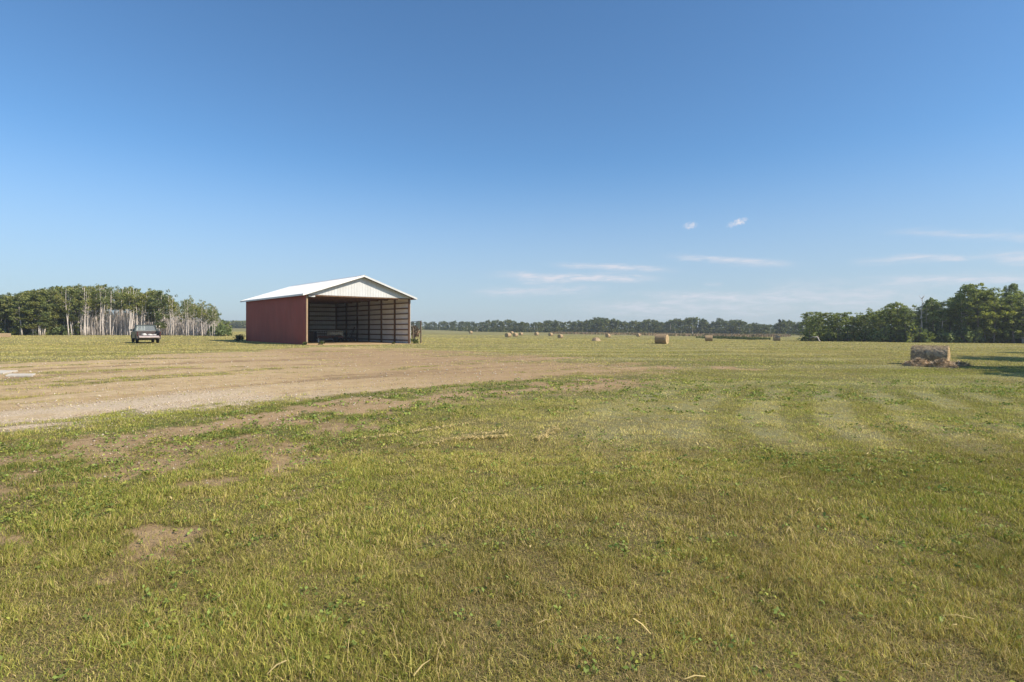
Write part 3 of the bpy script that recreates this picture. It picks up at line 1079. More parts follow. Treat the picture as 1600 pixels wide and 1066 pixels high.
# ---- right treeline
dark = [tree_obj('poplar_tree', *tree_proto(300+i, 9.0, [.12, .20, .10, .26][i], [2.1, 1.8, 2.4, 1.7][i], [110, 90, 125, 80][i], .46, .19, 190, DG, .13, 'oval', [1, 2, 1, 2][i], 12), M_bark_w if i % 2 else M_bark_g) for i in range(4)]
light = [tree_obj('poplar_tree', *tree_proto(320+i, 6.0, [.08, .14][i], 1.7, 80, .40, .17, 210, LG, .09, 'oval', 1, 9), M_bark_g) for i in range(2)]
RTX = [1258, 1275, 1300, 1330, 1355, 1378, 1390, 1415, 1440, 1460, 1478, 1490, 1515, 1545, 1560, 1568, 1580, 1592, 1620, 1700]
RTY = [491, 486, 485, 487, 484, 480, 470, 471, 470, 466, 473, 459, 447, 443, 452, 460, 444, 452, 456, 440]
RBX = [1258, 1300, 1400, 1500, 1600, 1750]
RBD = [104, 98, 90, 86, 84, 78]


def right_tree(px, deep, hf, kind):
    d = np.interp(px, RBX, RBD)+deep
    x, y = gdist(px, d)
    H = top_h(px, d, np.interp(px, RTX, RTY), x, y)*hf
    if kind:
        plant(random.choice(light), x, y, H, 6.0, 'lighter green bushy poplar in the low left half of the right hand treeline', 'tree', 'light green poplars of the right treeline', 1.25)
    else:
        plant(random.choice(dark), x, y, H, 9.0, 'dark green full crowned poplar in the treeline behind the old hay bale', 'tree', 'dark poplars of the right treeline', 1.1)


px = 1264
while px < 1690:
    right_tree(px, random.uniform(1.5, 4), random.uniform(.82, 1.04), px < 1385 and random.random() < .8)
    px += random.uniform(11, 17)
px = 1268
while px < 1690:
    right_tree(px, random.uniform(5, 16), random.uniform(.72, .98), px < 1380 and random.random() < .5)
    px += random.uniform(5.5, 10)
big = [tree_obj('poplar_tree', *tree_proto(340+i, 11.0, .24, 3.1, 150, .52, .21, 170, DG, .17, 'oval', 1, 22), M_bark_g) for i in range(2)]
for i, (px, deep, yt, lab) in enumerate(((1527, 5, 442, 'tallest broad domed poplar standing up over the right treeline'), (1581, 6, 443, 'tall narrow topped poplar at the far right of the treeline'))):
    d = np.interp(px, RBX, RBD)+deep
    x, y = gdist(px, d)
    plant(big[i], x, y, top_h(px, d, yt, x, y), 11.0, lab, 'tree', None, [1.0, .62][i])
dead_t = MB()
r = random.Random(5)
pts = [(0, 0, -.1), (.1, .05, 2.5), (0, .1, 5), (.15, 0, 7.2), (.25, .05, 8.0)]
dead_t.tube(pts, [.12, .1, .075, .04, .012], 7)
for j in range(16):
    z = r.uniform(4.2, 7.6)
    a = r.uniform(0, 6.28)
    L = r.uniform(.6, 1.7)*(1-.5*(z-4.2)/3.6)
    p = Vector((.05, .05, z))
    q = p+Vector((math.cos(a)*L*.8, math.sin(a)*L*.8, L*.8))
    dead_t.tube([p, p.lerp(q, .5)+Vector((0, 0, -.05)), q], [.035, .022, .008], 5)
dt = empty('dead_tree')
dead_t.build('trunk', M_bark_w, dt, smooth=True)
dd = np.interp(1440, RBX, RBD)+2.5
x, y = gdist(1440, dd)
dt.location = (x, y, tz(x, y))
dt.scale = (1, 1, top_h(1440, dd, 462, x, y)/8.0)
tag(dt, 'bare dead grey tree rising between leafy poplars of the right treeline', 'tree')
for i in range(70):
    px = 1262+i*5+random.uniform(-4, 4)
    d = np.interp(px, RBX, RBD)+random.uniform(.2, 13)
    x, y = gdist(px, d)
    plant(random.choice(bushes), x, y, random.uniform(1.2, 3.0), 1.7, 'dark shrub at the foot of the right hand treeline', 'shrub', 'shrubs along the foot of the right treeline')
# poplars beyond the right edge, whose shadows fall into the picture
for (x, y, H) in ((32.6, 22.8, 9.4), (30.4, 19.2, 9.3), (29.8, 15.4, 9.6), (41.0, 34.2, 9.6), (40.2, 31.6, 9.4), (38.8, 33.0, 8.8), (31.6, 21.0, 9.0), (51, 42, 9.5), (58, 47, 9.5)):
    plant(random.choice(dark), x, y, H, 9.0, 'poplar just outside the right edge that throws a long shadow on the lawn', 'tree', 'poplars beyond the right edge', 1.35)

# ---- far treeline (small in the picture: one mesh each)


def far_proto(seed, H, lo, cr, nc, cols, bark, tr=.12, stems=1):
    tb, (Vq, F, cc) = tree_proto(seed, H, lo, cr, nc, .8, .42, 42, cols, tr, 'oval', stems, 6)
    tm = tb
    v1 = np.array([tuple(p) for p in tm.v])
    me = bpy.data.meshes.new('far_tree')
    allv = [tuple(p) for p in v1]+[tuple(p) for p in Vq]
    fs = tm.f+[[int(i)+len(v1) for i in f] for f in F[0]]
    me.from_pydata(allv, [], fs)
    me.materials.append(bark)
    me.materials.append(M_leaf)
    me.polygons.foreach_set('material_index', [0]*len(tm.f)+[1]*len(F[0]))
    a = me.color_attributes.new('tint', 'FLOAT_COLOR', 'POINT')
    full = np.ones((len(allv), 4), np.float32)
    full[len(v1):, :3] = cc
    a.data.foreach_set('color', full.ravel())
    me.update()
    return link('distant_tree', me)


FG = [(0.119, 0.152, 0.073), (0.156, 0.185, 0.083), (0.1, 0.131, 0.065), (0.194, 0.213, 0.1)]
fars = [far_proto(400+i, 8.0, [.04, .08, .03, .2][i], [2.5, 2.1, 2.9, 1.8][i], [48, 38, 56, 28][i], FG, M_bark_w if i % 2 else M_bark_g) for i in range(4)]
FTX = [640, 655, 670, 700, 730, 752, 765, 790, 820, 845, 862, 878, 890, 915, 935, 955, 975, 990, 1010, 1030, 1060, 1090, 1112, 1125, 1150, 1175, 1215, 1222, 1240, 1262, 1290]
FTY = [503, 502, 504, 502, 502, 504, 499, 499, 503, 501, 499, 505, 502, 499, 497, 497, 499, 503, 499, 502, 498, 496, 504, 498, 500, 505, 505, 499, 502, 503, 505]
FBX = [640, 700, 750, 850, 950, 1050, 1150, 1200, 1290]
FBD = [470, 420, 350, 330, 320, 310, 300, 270, 230]
px = 641
while px < 1285:
    for row in range(3):
        q = px+random.uniform(-3, 3)
        d = np.interp(q, FBX, FBD)+row*14+random.uniform(0, 9)
        x, y = gdist(q, d)
        H = top_h(q, d, np.interp(q, FTX, FTY), x, y)*random.uniform(.76, 1.06)
        k = random.choice(fars if row == 0 else fars[:3])
        if row == 2:
            H *= .9
        plant(k, x, y, H, 8.0, 'small dark green tree in the far treeline across the hay field', 'tree', 'trees of the far treeline', random.uniform(.95, 1.3))
    px += random.uniform(6.4, 8.8)
# dark spire
sp_ = far_proto(450, 8.0, .05, 1.2, 26, [(.03, .045, .022)], M_bark_g)
x, y = gdist(1220, 268)
plant(sp_, x, y, top_h(1220, 268, 497, x, y), 8.0, 'narrow dark spire-shaped tree standing above the far treeline', 'tree', None, .8)
# far wood at the left, beyond the grove, seen as one band
Cs, Ts = [], []
for i in range(420):
    px = random.uniform(318, 470)
    d = random.uniform(515, 580)
    x, y = gdist(px, d)
    zt = CAM_H+(513-random.uniform(501, 505))*d/889
    z0 = tz(x, y)
    k = 60
    q = np.array([x, y, 0])+rng.normal(size=(k, 3))*[1.6, 1.6, 0]
    q[:, 2] = z0+(zt-z0)*rng.random(k)**.7
    Cs.append(q)
    Ts.append(np.array(FG[i % 4])*(.8+.4*rng.random((k, 1))))
Vq, F, cc = leaf_quads(np.vstack(Cs), 1.1*(.6+.6*rng.random(420*60)), np.vstack(Ts), .3, 1.2)
tag(link('distant_wood', np_mesh('distant_wood', Vq, F, M_leaf, col=cc)), 'far dark wood seen as one band left of the shed', 'wood', kind='stuff')

# tall dry grass on the low bank in front of the far treeline
N = 26000
px = 860+rng.random(N)*375
dq = np.interp(px, [860, 1000, 1100, 1160, 1240], [250, 215, 185, 180, 200])+rng.random(N)*np.interp(px, [860, 1000, 1240], [30, 60, 60])
x = (px-800)/888.9*dq
mt = fbm(x, dq, 1/9., 171, 3)
k = rng.random(N) < sm(mt, .3, .55)
x, y = x[k], dq[k]
N = len(x)
tint = np.where((rng.random(N) < .62)[:, None], [[.34, .235, .150]], [[.15, .15, .055]])*(.75+.5*rng.random((N, 1)))
Vb, F, cc = blades(x, y, .45+.5*rng.random(N), np.full(N, .28), np.full(N, .3), tint, True)
tag(link('tall_grass', np_mesh('tall_grass', Vb, F, M_twig, col=cc)), 'tall reddish dry grass bank before the far treeline', 'tall grass', kind='stuff')
# dark green strip of rank grass below it
N = 5000
px = 1148+np.clip(rng.normal(size=N)*24, -60, 55)
dq = np.interp(px, [1085, 1205], [152, 132])+rng.random(N)*14+(fbm(px, px*0, 1/9., 177, 2)-.5)*12
x = (px-800)/888.9*dq
tint = np.array([[.075, .095, .03]])*(.7+.6*rng.random((N, 1)))
Vb, F, cc = blades(x, dq, .3+.35*rng.random(N), np.full(N, .2), np.full(N, .3), tint, True)
tag(link('rank_grass', np_mesh('rank_grass', Vb, F, M_blade, col=cc)), 'strip of dark rank grass in the hay field', 'tall grass', kind='stuff')

# ------------------------------------------------------------------ shed
SZ = tz(-19, 60)+.02
shed = empty('pole_shed', (SHED_FL.x, SHED_FL.y, SZ), math.atan2(SHED_U.y, SHED_U.x))
tag(shed, 'open fronted red metal pole shed with white gable and pale roof', 'shed')
W, L, H = SHED_W, SHED_L, 4.9
SLOPE = .34
OV = .6


def ribbed(mb, P0, U, V_, length, hfun, out, mats=(0, 1), pitch=.305, rib=.03, z0=-.1, th=.012):
    """ribbed sheet wall from P0 along U; hfun(t) gives the top; out = outward normal"""
    ts = []
    k = int(length/pitch)
    for i in range(k+1):
        b = i*length/(k+1) + pitch*.2
        for dt_, o_ in ((0, 0), (.03, rib), (.075, rib), (.105, 0)):
            if b+dt_ < length:
                ts.append((b+dt_, o_))
    ts = [(0, 0)]+ts+[(length, 0)]
    for side, mi in ((0, mats[0]), (1, mats[1])):
        vs, fs = [], []
        for t, o_ in ts:
            base = P0+U*t+out*(o_-side*th)
            b0, b1 = (z0(t) if callable(z0) else z0), hfun(t)
            vs += [base+Vector((0, 0, b0)), base+Vector((0, 0, b1))]
        for i in range(len(ts)-1):
            q = (2*i, 2*i+2, 2*i+3, 2*i+1)
            fs.append(q if side == 0 else q[::-1])
        mb.add(vs, fs, mi)


def part_mesh(mb, name, mats, parent):
    me = bpy.data.meshes.new(name)
    me.from_pydata([tuple(v) for v in mb.v], [], mb.f)
    for m_ in mats:
        me.materials.append(m_)
    me.polygons.foreach_set('material_index', mb.m)
    me.update()
    return link(name, me, parent)


X, Y, Zv = Vector((1, 0, 0)), Vector((0, 1, 0)), Vector((0, 0, 1))
mb = MB()
ribbed(mb, Vector((-.09, 0, 0)), Y, None, L, lambda t: H, -X)
part_mesh(mb, 'side_wall', [M_red, M_inner], shed)
mb = MB()
ribbed(mb, Vector((W+.09, 0, 0)), Y, None, L, lambda t: H, X)
part_mesh(mb, 'side_wall', [M_red, M_inner], shed)
top_at = lambda t: H+SLOPE*min(max(t, 0), W-max(t, 0))
mb = MB()
ribbed(mb, Vector((0, L+.09, 0)), X, None, W, lambda t: top_at(t)+.05, Y)
part_mesh(mb, 'rear_wall', [M_red, M_inner], shed)
mb = MB()
ribbed(mb, Vector((-.08, -.09, 0)), X, None, W+.16, lambda t: top_at(t-.08)+.10, -Y, rib=.016, z0=H-.04)
part_mesh(mb, 'gable_panel', [M_white, M_inner], shed)
# roof slopes
for sgn, nm in ((0, 'a'), (1, 'b')):
    mb = MB()
    run = W/2+OV
    z_e, z_r = H+.18-SLOPE*OV, H+.18+SLOPE*W/2
    y0, y1 = -OV, L+.4
    k = int((y1-y0)/.305)
    prof = [(y0, 0)]
    for i in range(k):
        b = y0+.05+i*.305
        prof += [(b, 0), (b+.03, .03), (b+.075, .03), (b+.105, 0)]
    prof.append((y1, 0))
    xe, xr = (-OV, W/2) if sgn == 0 else (W+OV, W/2)
    vs, fs = [], []
    for yy, o_ in prof:
        vs += [(xe, yy, z_e+o_), (xr, yy, z_r+o_)]
    for i in range(len(prof)-1):
        q = (2*i, 2*i+1, 2*i+3, 2*i+2)
        fs.append(q if sgn == 1 else q[::-1])
    mb.add(vs, fs, 0)
    vs2 = [(xe, y0, z_e-.02), (xr, y0, z_r-.02), (xr, y1, z_r-.02), (xe, y1, z_e-.02)]
    mb.add(vs2, [(0, 1, 2, 3) if sgn == 0 else (3, 2, 1, 0)], 1)
    # purlins under the sheet
    for i in range(9):
        t = (i+.5)/9
        px_ = xe+(xr-xe)*t
        pz = z_e+(z_r-z_e)*t-.075
        mb.bar((px_, y0+.05, pz), (px_, y1-.05, pz), .05, .1, 1)
    ro = part_mesh(mb, 'roof', [M_roof, M_wood], shed)
    # eave and rake trim
    tb = MB()
    xo = xe+(-.025 if sgn == 0 else .025)
    tb.box(min(xe, xo), max(xe, xo), y0-.03, y1+.03, z_e-.14, z_e+.03)
    for yy in (y0-.03, y1+.005):
        a_, b_ = Vector((xe, yy, z_e)), Vector((xr, yy, z_r))
        tb.add([a_+Vector((0, 0, -.15)), b_+Vector((0, 0, -.15)), b_+Vector((0, 0, .045)), a_+Vector((0, 0, .045)),
                a_+Vector((0, .025, -.15)), b_+Vector((0, .025, -.15)), b_+Vector((0, .025, .045)), a_+Vector((0, .025, .045))],
               [(0, 1, 2, 3), (7, 6, 5, 4), (0, 4, 5, 1), (3, 2, 6, 7), (0, 3, 7, 4), (1, 5, 6, 2)])
    tb.build('fascia', M_white if sgn == 1 else M_inner, ro)
rc = MB()
zr = H+.18+SLOPE*W/2
rc.prism([(W/2-.22, zr-.03), (W/2, zr+.06), (W/2+.22, zr-.03), (W/2, zr+.02)], 'y', -OV-.05, L+.45)
rc.build('ridge_cap', M_roof, shed)
# posts
ny = 6
for i in range(ny+1):
    for xx in (0, W):
        yy = .08+(L-.16)*i/ny
        mb = MB()
        mb.box(xx-.075, xx+.075, yy-.09, yy+.09, -.1, H+.1)
        mb.build('post', M_wood_pale if i == 0 and xx == 0 else M_wood, shed)
for t in (.33, .67):
    mb = MB()
    mb.box(W*t-.075, W*t+.075, L-.18, L, -.1, top_at(W*t)-.1)
    mb.build('post', M_wood, shed)
# girts
for zz in [.25+.59*i for i in range(8)]:
    for xx in (-.035, W+.035):
        mb = MB()
        mb.box(xx-.03, xx+.03, .18, L-.1, zz-.06, zz+.06)
        mb.build('girt', M_wood, shed)
    mb = MB()
    mb.box(.09, W-.09, L+.005, L+.06, zz-.06, zz+.06)
    mb.build('girt', M_wood, shed)
# header, trusses, trim
mb = MB()
mb.box(-.07, W+.07, -.075, -.03, H-.16, H-.05)
mb.build('header_beam', M_wood, shed)
for i in range(9):
    yy = .15+(L-.3)*i/8
    mb = MB()
    zb = H-.02
    mb.bar((-.02, yy, zb), (W+.02, yy, zb), .05, .16)
    for a_ in (0, 1):
        e_ = Vector((0 if a_ == 0 else W, yy, H+.03))
        rdg = Vector((W/2, yy, H-.02+SLOPE*W/2))
        mb.bar(e_, rdg, .05, .14)
        for t1, t2 in ((.33, .33), (.33, .72), (.66, .72), (.66, 1.0)):
            p1 = Vector((e_.x+(W/2-e_.x)*t1, yy, zb+.05))
            p2 = e_.lerp(rdg, min(t2, .99))
            mb.bar(p1, p2, .045, .09)
    mb.build('truss', M_wood, shed)
for xx in (-.105, W+.075):
    mb = MB()
    mb.box(xx, xx+.03, -.10, .02, -.05, H)
    mb.build('corner_trim', M_inner if xx > 0 else M_wood_pale, shed)
mb = MB()
mb.box(.1, .75, -.14, -.095, H-.26, H-.12)
mb.build('track_bracket', M_white, shed)


def at_shed(a, b, z=0.0):
    p = SHED_FL+SHED_U*a+SHED_B*b
    return (p.x, p.y, SZ+z)


SHED_RZ = math.atan2(SHED_U.y, SHED_U.x)


# ---- things in the shed
def wheel(parent, x, y, r, wd, c_hub=None, axis='x'):
    tb = MB()
    tb.lathe([(-wd/2, r*.62), (-wd/2, r*.9), (-wd*.36, r), (wd*.36, r), (wd/2, r*.9), (wd/2, r*.62)], axis, (0, 0, 0), 22)
    o = tb.build('wheel', M_rubber, parent, smooth=False)
    o.location = (x, y, r)
    hb = MB()
    hb.lathe([(-wd*.45, r*.60), (-wd*.30, r*.52), (-wd*.30, r*.2), (-wd*.5, r*.14), (wd*.5, r*.14), (wd*.30, r*.2), (wd*.30, r*.52), (wd*.45, r*.60)], axis, (0, 0, 0), 18)
    hb.build('rim', c_hub or M_inner, o)
    return o


M_tarp = simple('tan_tarp', (.46, .42, .30), .85, col2=(.26, .23, .16), scale=4, bump=.5)
M_rustred = simple('rusty_red_paint', (.16, .06, .045), .7, col2=(.1, .05, .035), scale=5)
wag = empty('farm_wagon', at_shed(5.9, 8.0), R(12))
tag(wag, 'small farm trailer with slatted side and tan tarp over its load', 'trailer')
mb = MB()
mb.box(-1.35, 1.35, -.75, .75, .62, .70)
mb.box(-1.35, 1.35, -.70, -.62, .52, .62)
mb.box(-1.35, 1.35, .62, .70, .52, .62)
mb.bar((-1.35, 0, .57), (-2.2, 0, .52), .08, .08)
mb.box(.55, .75, -.7, .7, .3, .4)
mb.build('deck', M_rustred, wag, bevel=.01)
mb = MB()
for yy in (-.74, .72):
    mb.box(-1.35, 1.3, yy, yy+.03, 1.22, 1.28)
    for i in range(12):
        xx = -1.33+i*.235
        mb.box(xx, xx+.035, yy, yy+.03, .702, 1.22)
mb.build('slatted_side', M_wood_grey, wag)
tp = MB()
nxx, nyy = 10, 8
vs, fs = [], []
for i in range(nxx):
    for j in range(nyy):
        u1, v1 = i/(nxx-1), j/(nyy-1)
        xx, yy = -.35+1.75*u1, -.83+1.66*v1
        edge_ = max(abs(v1-.5)*2, 0)
        zz = 1.36-.5*max(edge_-.72, 0)/.28+.05*math.sin(i*2.1+j*1.3)-(.25 if i in (0, nxx-1) else 0)
        vs.append((xx, yy, zz))
for i in range(nxx-1):
    for j in range(nyy-1):
        fs.append((i*nyy+j, (i+1)*nyy+j, (i+1)*nyy+j+1, i*nyy+j+1))
tp.add(vs, fs)
tp.build('tarp', M_tarp, wag, smooth=True)
for yy in (-.86, .86):
    wheel(wag, .65, yy, .33, .2, axis='y')
mb = MB()
mb.tube([(-1.3, -.6, .0), (-1.3, -.6, .62)], .05, 8)
mb.box(-1.4, -1.2, -.7, -.5, 0, .03)
mb.build('jack_stand', M_inner, wag)
bx = empty('storage_bin', at_shed(3.5, 9.2), R(4))
tag(bx, 'low dark steel bin standing against the trailer inside the shed', 'bin')
mb = MB()
mb.prism([(-.6, .12), (.6, .12), (.75, 1.15), (-.75, 1.15)], 'x', -1.0, 1.0)
mb.box(-1.04, 1.04, -.80, .80, 1.152, 1.22)
mb.build('body', M_steel, bx, bevel=.015)
mb = MB()
for xx in (-.9, .8):
    mb.box(xx, xx+.1, -.5, .5, 0, .118)
mb.build('skid', M_wood, bx)
imp = empty('farm_implement', at_shed(8.7, 10.0), R(8))
tag(imp, 'dark farm implement with a slanted mast right of the trailer', 'implement')
mb = MB()
mb.bar((-1.1, 0, .45), (1.1, 0, .45), .12, .12)
mb.bar((-1.1, .6, .45), (1.1, .6, .45), .12, .12)
for xx in (-1.0, 0, 1.0):
    mb.bar((xx, -.05, .45), (xx, .65, .45), .1, .1)
mb.build('frame', M_steel, imp, bevel=.01)
mb = MB()
mb.bar((.5, .3, .5), (.95, .3, 1.75), .12, .12)
mb.bar((.95, .3, 1.75), (.2, .3, .5), .06, .06)
mb.build('mast', M_steel, imp)
for xx in (-.9, -.45, 0, .45, .9):
    mb = MB()
    mb.lathe([(-.012, .30), (.012, .30)], 'x', (xx, .1, .3), 18)
    mb.build('disc_blade', M_steel, imp)

# shrubs and weeds at the shed
cb = bush_obj(231, .9, .8, .14, 260, [(.040, .062, .020), (.05, .075, .022)])
p = at_shed(-.9, L+.2)
cb.location = (p[0], p[1], tz(p[0], p[1])-.05)
tag(cb, 'dark green shrub at the rear corner of the red shed wall', 'shrub')
wl = [('weed_clump', (-.35, -.45), .42, 'leafy weed clump at the front corner of the red wall'), ('weed_clump', (1.15, -.75), .5, 'leafy weed clump just inside the front corner post of the shed'),
      ('weed_clump', (W+.5, -.2), .7, 'tall weed clump at the right corner of the shed opening'), ('weed_clump', (W-2.6, -1.1), .28, 'small weed tuft before the right half of the shed opening')]
wp = None
for nm, (a_, b_), hh, lab in wl:
    if wp is None:
        wp = bush_obj(240, .5, .6, .11, 420, [(.085, .115, .032), (.11, .135, .04)], 'weed_clump')
        o = wp
    else:
        o = copy_tree(wp)
    p = at_shed(a_, b_)
    o.location = (p[0], p[1], tz(p[0], p[1])-.03)
    o.scale = (hh/.6,)*3
    o.rotation_euler = (0, 0, hh*9)
    tag(o, lab, 'weeds')

# ---- post frame right of the shed
x, y = gpt(657.5, 536.2)
x2, y2 = gpt(645.5, 534.5)
fr = empty('post_frame', (x, y, tz(x, y)))
tag(fr, 'two weathered posts joined by a thin top rail right of the shed', 'post frame')
mb = MB()
mb.tube([(0, 0, -.1), (0.01, 0, 1.3), (0, 0, 2.55)], [.085, .08, .07], 8)
mb.build('post', M_wood_grey, fr)
mb = MB()
q = Vector((x2-x, y2-y, tz(x2, y2)-tz(x, y)))
mb.tube([q+Vector((0, 0, -.1)), q+Vector((0, 0, 1.75))], [.1, .09], 8)
mb.build('post', M_wood_grey, fr)
mb = MB()
mb.tube([q+Vector((-.3, 0, 2.45)), Vector((.1, 0, 2.52))], .03, 6)
mb.tube([q+Vector((0, 0, 1.7)), q+Vector((0, 0, 2.5))], .03, 6)
mb.build('top_rail', M_steel, fr)
bb = bush_obj(261, 2.0, 1.5, .2, 60, [(.13, .075, .05), (.10, .06, .04), (.16, .10, .065)], 'dry_bush')
x, y = gdist(648, 100)
bb.location = (x, y, tz(x, y)+.0)
bb.scale = (.8, .8, 1.45)
tag(bb, 'dry reddish brown bush behind the two posts', 'bush')


# ------------------------------------------------------------------ hay bales
def bale_mesh(seed, Rr, Ln, rough=.02, sag=.06):
    r = np.random.default_rng(seed)
    seg, k = 40, 16
    vs, fs, mi = [], [], []
    ph = r.random(6)*6.28
    for i in range(k):
        t = -Ln/2+Ln*i/(k-1)
        edge_ = min(i, k-1-i)
        rr0 = Rr*(1-.035*(edge_ == 0)-.01*(edge_ == 1))
        for j in range(seg):
            a = 2*math.pi*j/seg
            rr = rr0*(1+rough*(.5*math.sin(3*a+ph[0]+t)+.5*math.sin(5*a+ph[1]-2*t)+.8*(r.random()-.5)))
            yy, zz = rr*math.cos(a), rr*math.sin(a)
            if zz < -Rr*(1-sag):
                zz = -Rr*(1-sag)
            vs.append((t+(r.random()-.5)*.01, yy, zz))
    for i in range(k-1):
        for j in range(seg):
            fs.append((i*seg+j, i*seg+(j+1) % seg, (i+1)*seg+(j+1) % seg, (i+1)*seg+j))
            mi.append(0)
    for i0, rev in ((0, True), (k-1, False)):
        prev = [i0*seg+j for j in range(seg)]
        sgn = -1 if i0 == 0 else 1
        for q in (.7, .35):
            cur = []
            for j in range(seg):
                vx, vy, vz = vs[i0*seg+j]
                cur.append(len(vs))
                vs.append((sgn*(Ln/2+(r.random()-.3)*.03), vy*q, vz*q))
            for j in range(seg):
                f = (prev[j], prev[(j+1) % seg], cur[(j+1) % seg], cur[j])
                fs.append(f[::-1] if rev else f)
                mi.append(1)
            prev = cur
        c_ = len(vs)
        vs.append((sgn*Ln/2, 0, 0))
        for j in range(seg):
            f = (prev[j], prev[(j+1) % seg], c_)
            fs.append(f[::-1] if rev else f)
            mi.append(1)
    me = bpy.data.meshes.new('round_bale')
    me.from_pydata(vs, [], fs)
    me.materials.append(M_hay)
    me.materials.append(M_hay_end)
    me.polygons.foreach_set('material_index', mi)
    me.update()
    return me


bale_me = [bale_mesh(1+i, .625, 1.45) for i in range(3)]
GB = 'round hay bales on the mown field'
#       px,   base y, height px, yaw, label
BALES = [(1034, 537.3, 15.5, -34, 'largest round hay bale in mid field, sunlit right end'),
         (949.8, 527.5, 6.2, 54, 'round bale in mid field left of the largest bale, farther one of the nearest pair'),
         (997.3, 526.2, 5.4, 54, 'distant round bale just left of and beyond the largest bale'),
         (1107.5, 533.2, 6.3, -16, 'round bale right of the largest bale, before the dark grass strip'),
         (1213.5, 532.6, 6.2, -12, 'round bale out near the left tip of the right hand treeline'),
         (875.5, 528.6, 6.4, 54, 'rightmost and nearest of the bale row left of mid field'),
         (860.3, 525.3, 5.3, 54, 'second bale from the right in the bale row left of mid field'),
         (838.3, 524.3, 5.2, 54, 'round bale alone between the bale cluster and the row of two'),
         (814, 524.2, 4.8, 54, 'rightmost round bale of the four bale cluster'),
         (805.3, 526.2, 6.0, 54, 'third round bale of the four bale cluster, behind the front one'),
         (799.5, 521.8, 4.2, 54, 'farthest small bale peeping over the four bale cluster'),
         (793.8, 527.2, 7.2, 54, 'largest front left bale of the four bale cluster'),
         (735.5, 521.4, 4.2, 54, 'lone distant bale between the shed and the bale cluster'),
         (653.6, 521.0, 4.2, 54, 'upper distant bale seen between the two posts'),
         (650.0, 525.0, 4.8, 54, 'lower nearer bale seen between the two posts')]
for i, (px, by, hp, yaw, lab) in enumerate(BALES):
    x, y = gpt(px, by)
    dia = min(max(hp*y/888.9, .95), 1.35)
    o = link('round_bale', bale_me[i % 3])
    s_ = dia/1.25
    o.scale = (s_, s_, s_)
    o.location = (x, y, tz(x, y)+.625*s_*.94-.02)
    o.rotation_euler = (0, 0, R(yaw))
    tag(o, lab, 'hay bale', GB)
# loose heap
def heap_mesh(seed, lx, ly, hh, m_, straws=350, sl_=.25):
    r = np.random.default_rng(seed)
    k = 22
    gxx, gyy = np.meshgrid(np.linspace(-1, 1, k), np.linspace(-1, 1, k))
    rr = np.hypot(gxx, gyy)
    zz = np.clip(1-rr**2, 0, 1)**.8*hh*(.55+.9*fbm(gxx*2+seed, gyy*2, 1.0, seed, 4))-.04
    Vh = np.stack([gxx*lx, gyy*ly, zz], -1).reshape(-1, 3)
    ii_ = np.arange(k*k).reshape(k, k)
    Fh = np.stack([ii_[:-1, :-1], ii_[:-1, 1:], ii_[1:, 1:], ii_[1:, :-1]], -1).reshape(-1, 4)
    keep_ = (rr.ravel()[Fh].min(1) < 1.0)
    Fh = Fh[keep_]
    pk = r.integers(0, k*k, straws)
    pk = pk[rr.ravel()[pk] < .98]
    B_ = Vh[pk]+r.normal(size=(len(pk), 3))*[.05, .05, .02]
    a_ = r.random(len(pk))*6.28
    t_ = np.stack([np.cos(a_), np.sin(a_), r.normal(size=len(pk))*.35], -1)*sl_*(.4+r.random((len(pk), 1)))/2
    w_ = np.stack([-np.sin(a_), np.cos(a_), 0*a_], -1)*.012
    Vs_ = np.stack([B_-t_-w_, B_-t_+w_, B_+t_+w_, B_+t_-w_], 1).reshape(-1, 3)+[0, 0, .02]
    Fs_ = np.arange(len(pk)*4).reshape(-1, 4)+len(Vh)
    return np_mesh('hay_heap', np.vstack([Vh, Vs_]), [np.vstack([Fh, Fs_])], m_, smooth=True)


x, y = gpt(931.5, 532.8)
o = link('hay_heap', heap_mesh(7, .7, .6, .55, M_straw))
o.location = (x, y, tz(x, y))
tag(o, 'low pale heap of loose hay in mid field', 'hay heap')
# old bale on the right with loose heaps
x, y = gpt(1466, 571)
y += .55
root_z = tz(x, y)
om = bale_mesh(9, .62, 1.55, .05, .2)
# loose strands over the weathered bale
r = np.random.default_rng(3)
N = 2600
a_ = r.random(N)*6.28
tq = (r.random(N)-.5)*1.55
rad_ = .62*(1+.02*r.random(N))
B_ = np.stack([tq, rad_*np.cos(a_), np.maximum(rad_*np.sin(a_), -.48)], -1)
dr_ = r.normal(size=(N, 3))
nn = np.stack([0*a_, np.cos(a_), np.sin(a_)], -1)
dr_ -= nn*np.sum(dr_*nn, 1, keepdims=True)*.75
dr_ /= np.linalg.norm(dr_, axis=1, keepdims=True)
wv = np.cross(dr_, nn)*.006
t_ = dr_*(.06+.10*r.random((N, 1)))
Vs_ = np.stack([B_-t_*.5-wv, B_-t_*.5+wv, B_+t_*.5+wv+nn*.02, B_+t_*.5-wv+nn*.02], 1).reshape(-1, 3)
tint = np.where((r.random(N) < .45)[:, None], [[.60, .48, .31]], [[.22, .17, .115]])*(.7+.6*r.random((N, 1)))
ob = empty('old_hay_bale', (x, y, root_z))
tag(ob, 'weathered sagging hay bale on the right lawn among loose straw heaps', 'hay bale')
ob.rotation_euler = (0, 0, R(-43))
om.materials[0] = M_hay_old
o = link('bale_core', om, ob)
o.location = (0, 0, .38)
o = link('loose_strands', np_mesh('loose_strands', Vs_, [np.arange(N*4).reshape(-1, 4)], M_blade, col=np.repeat(tint, 4, 0)), ob)
o.location = (0, 0, .38)
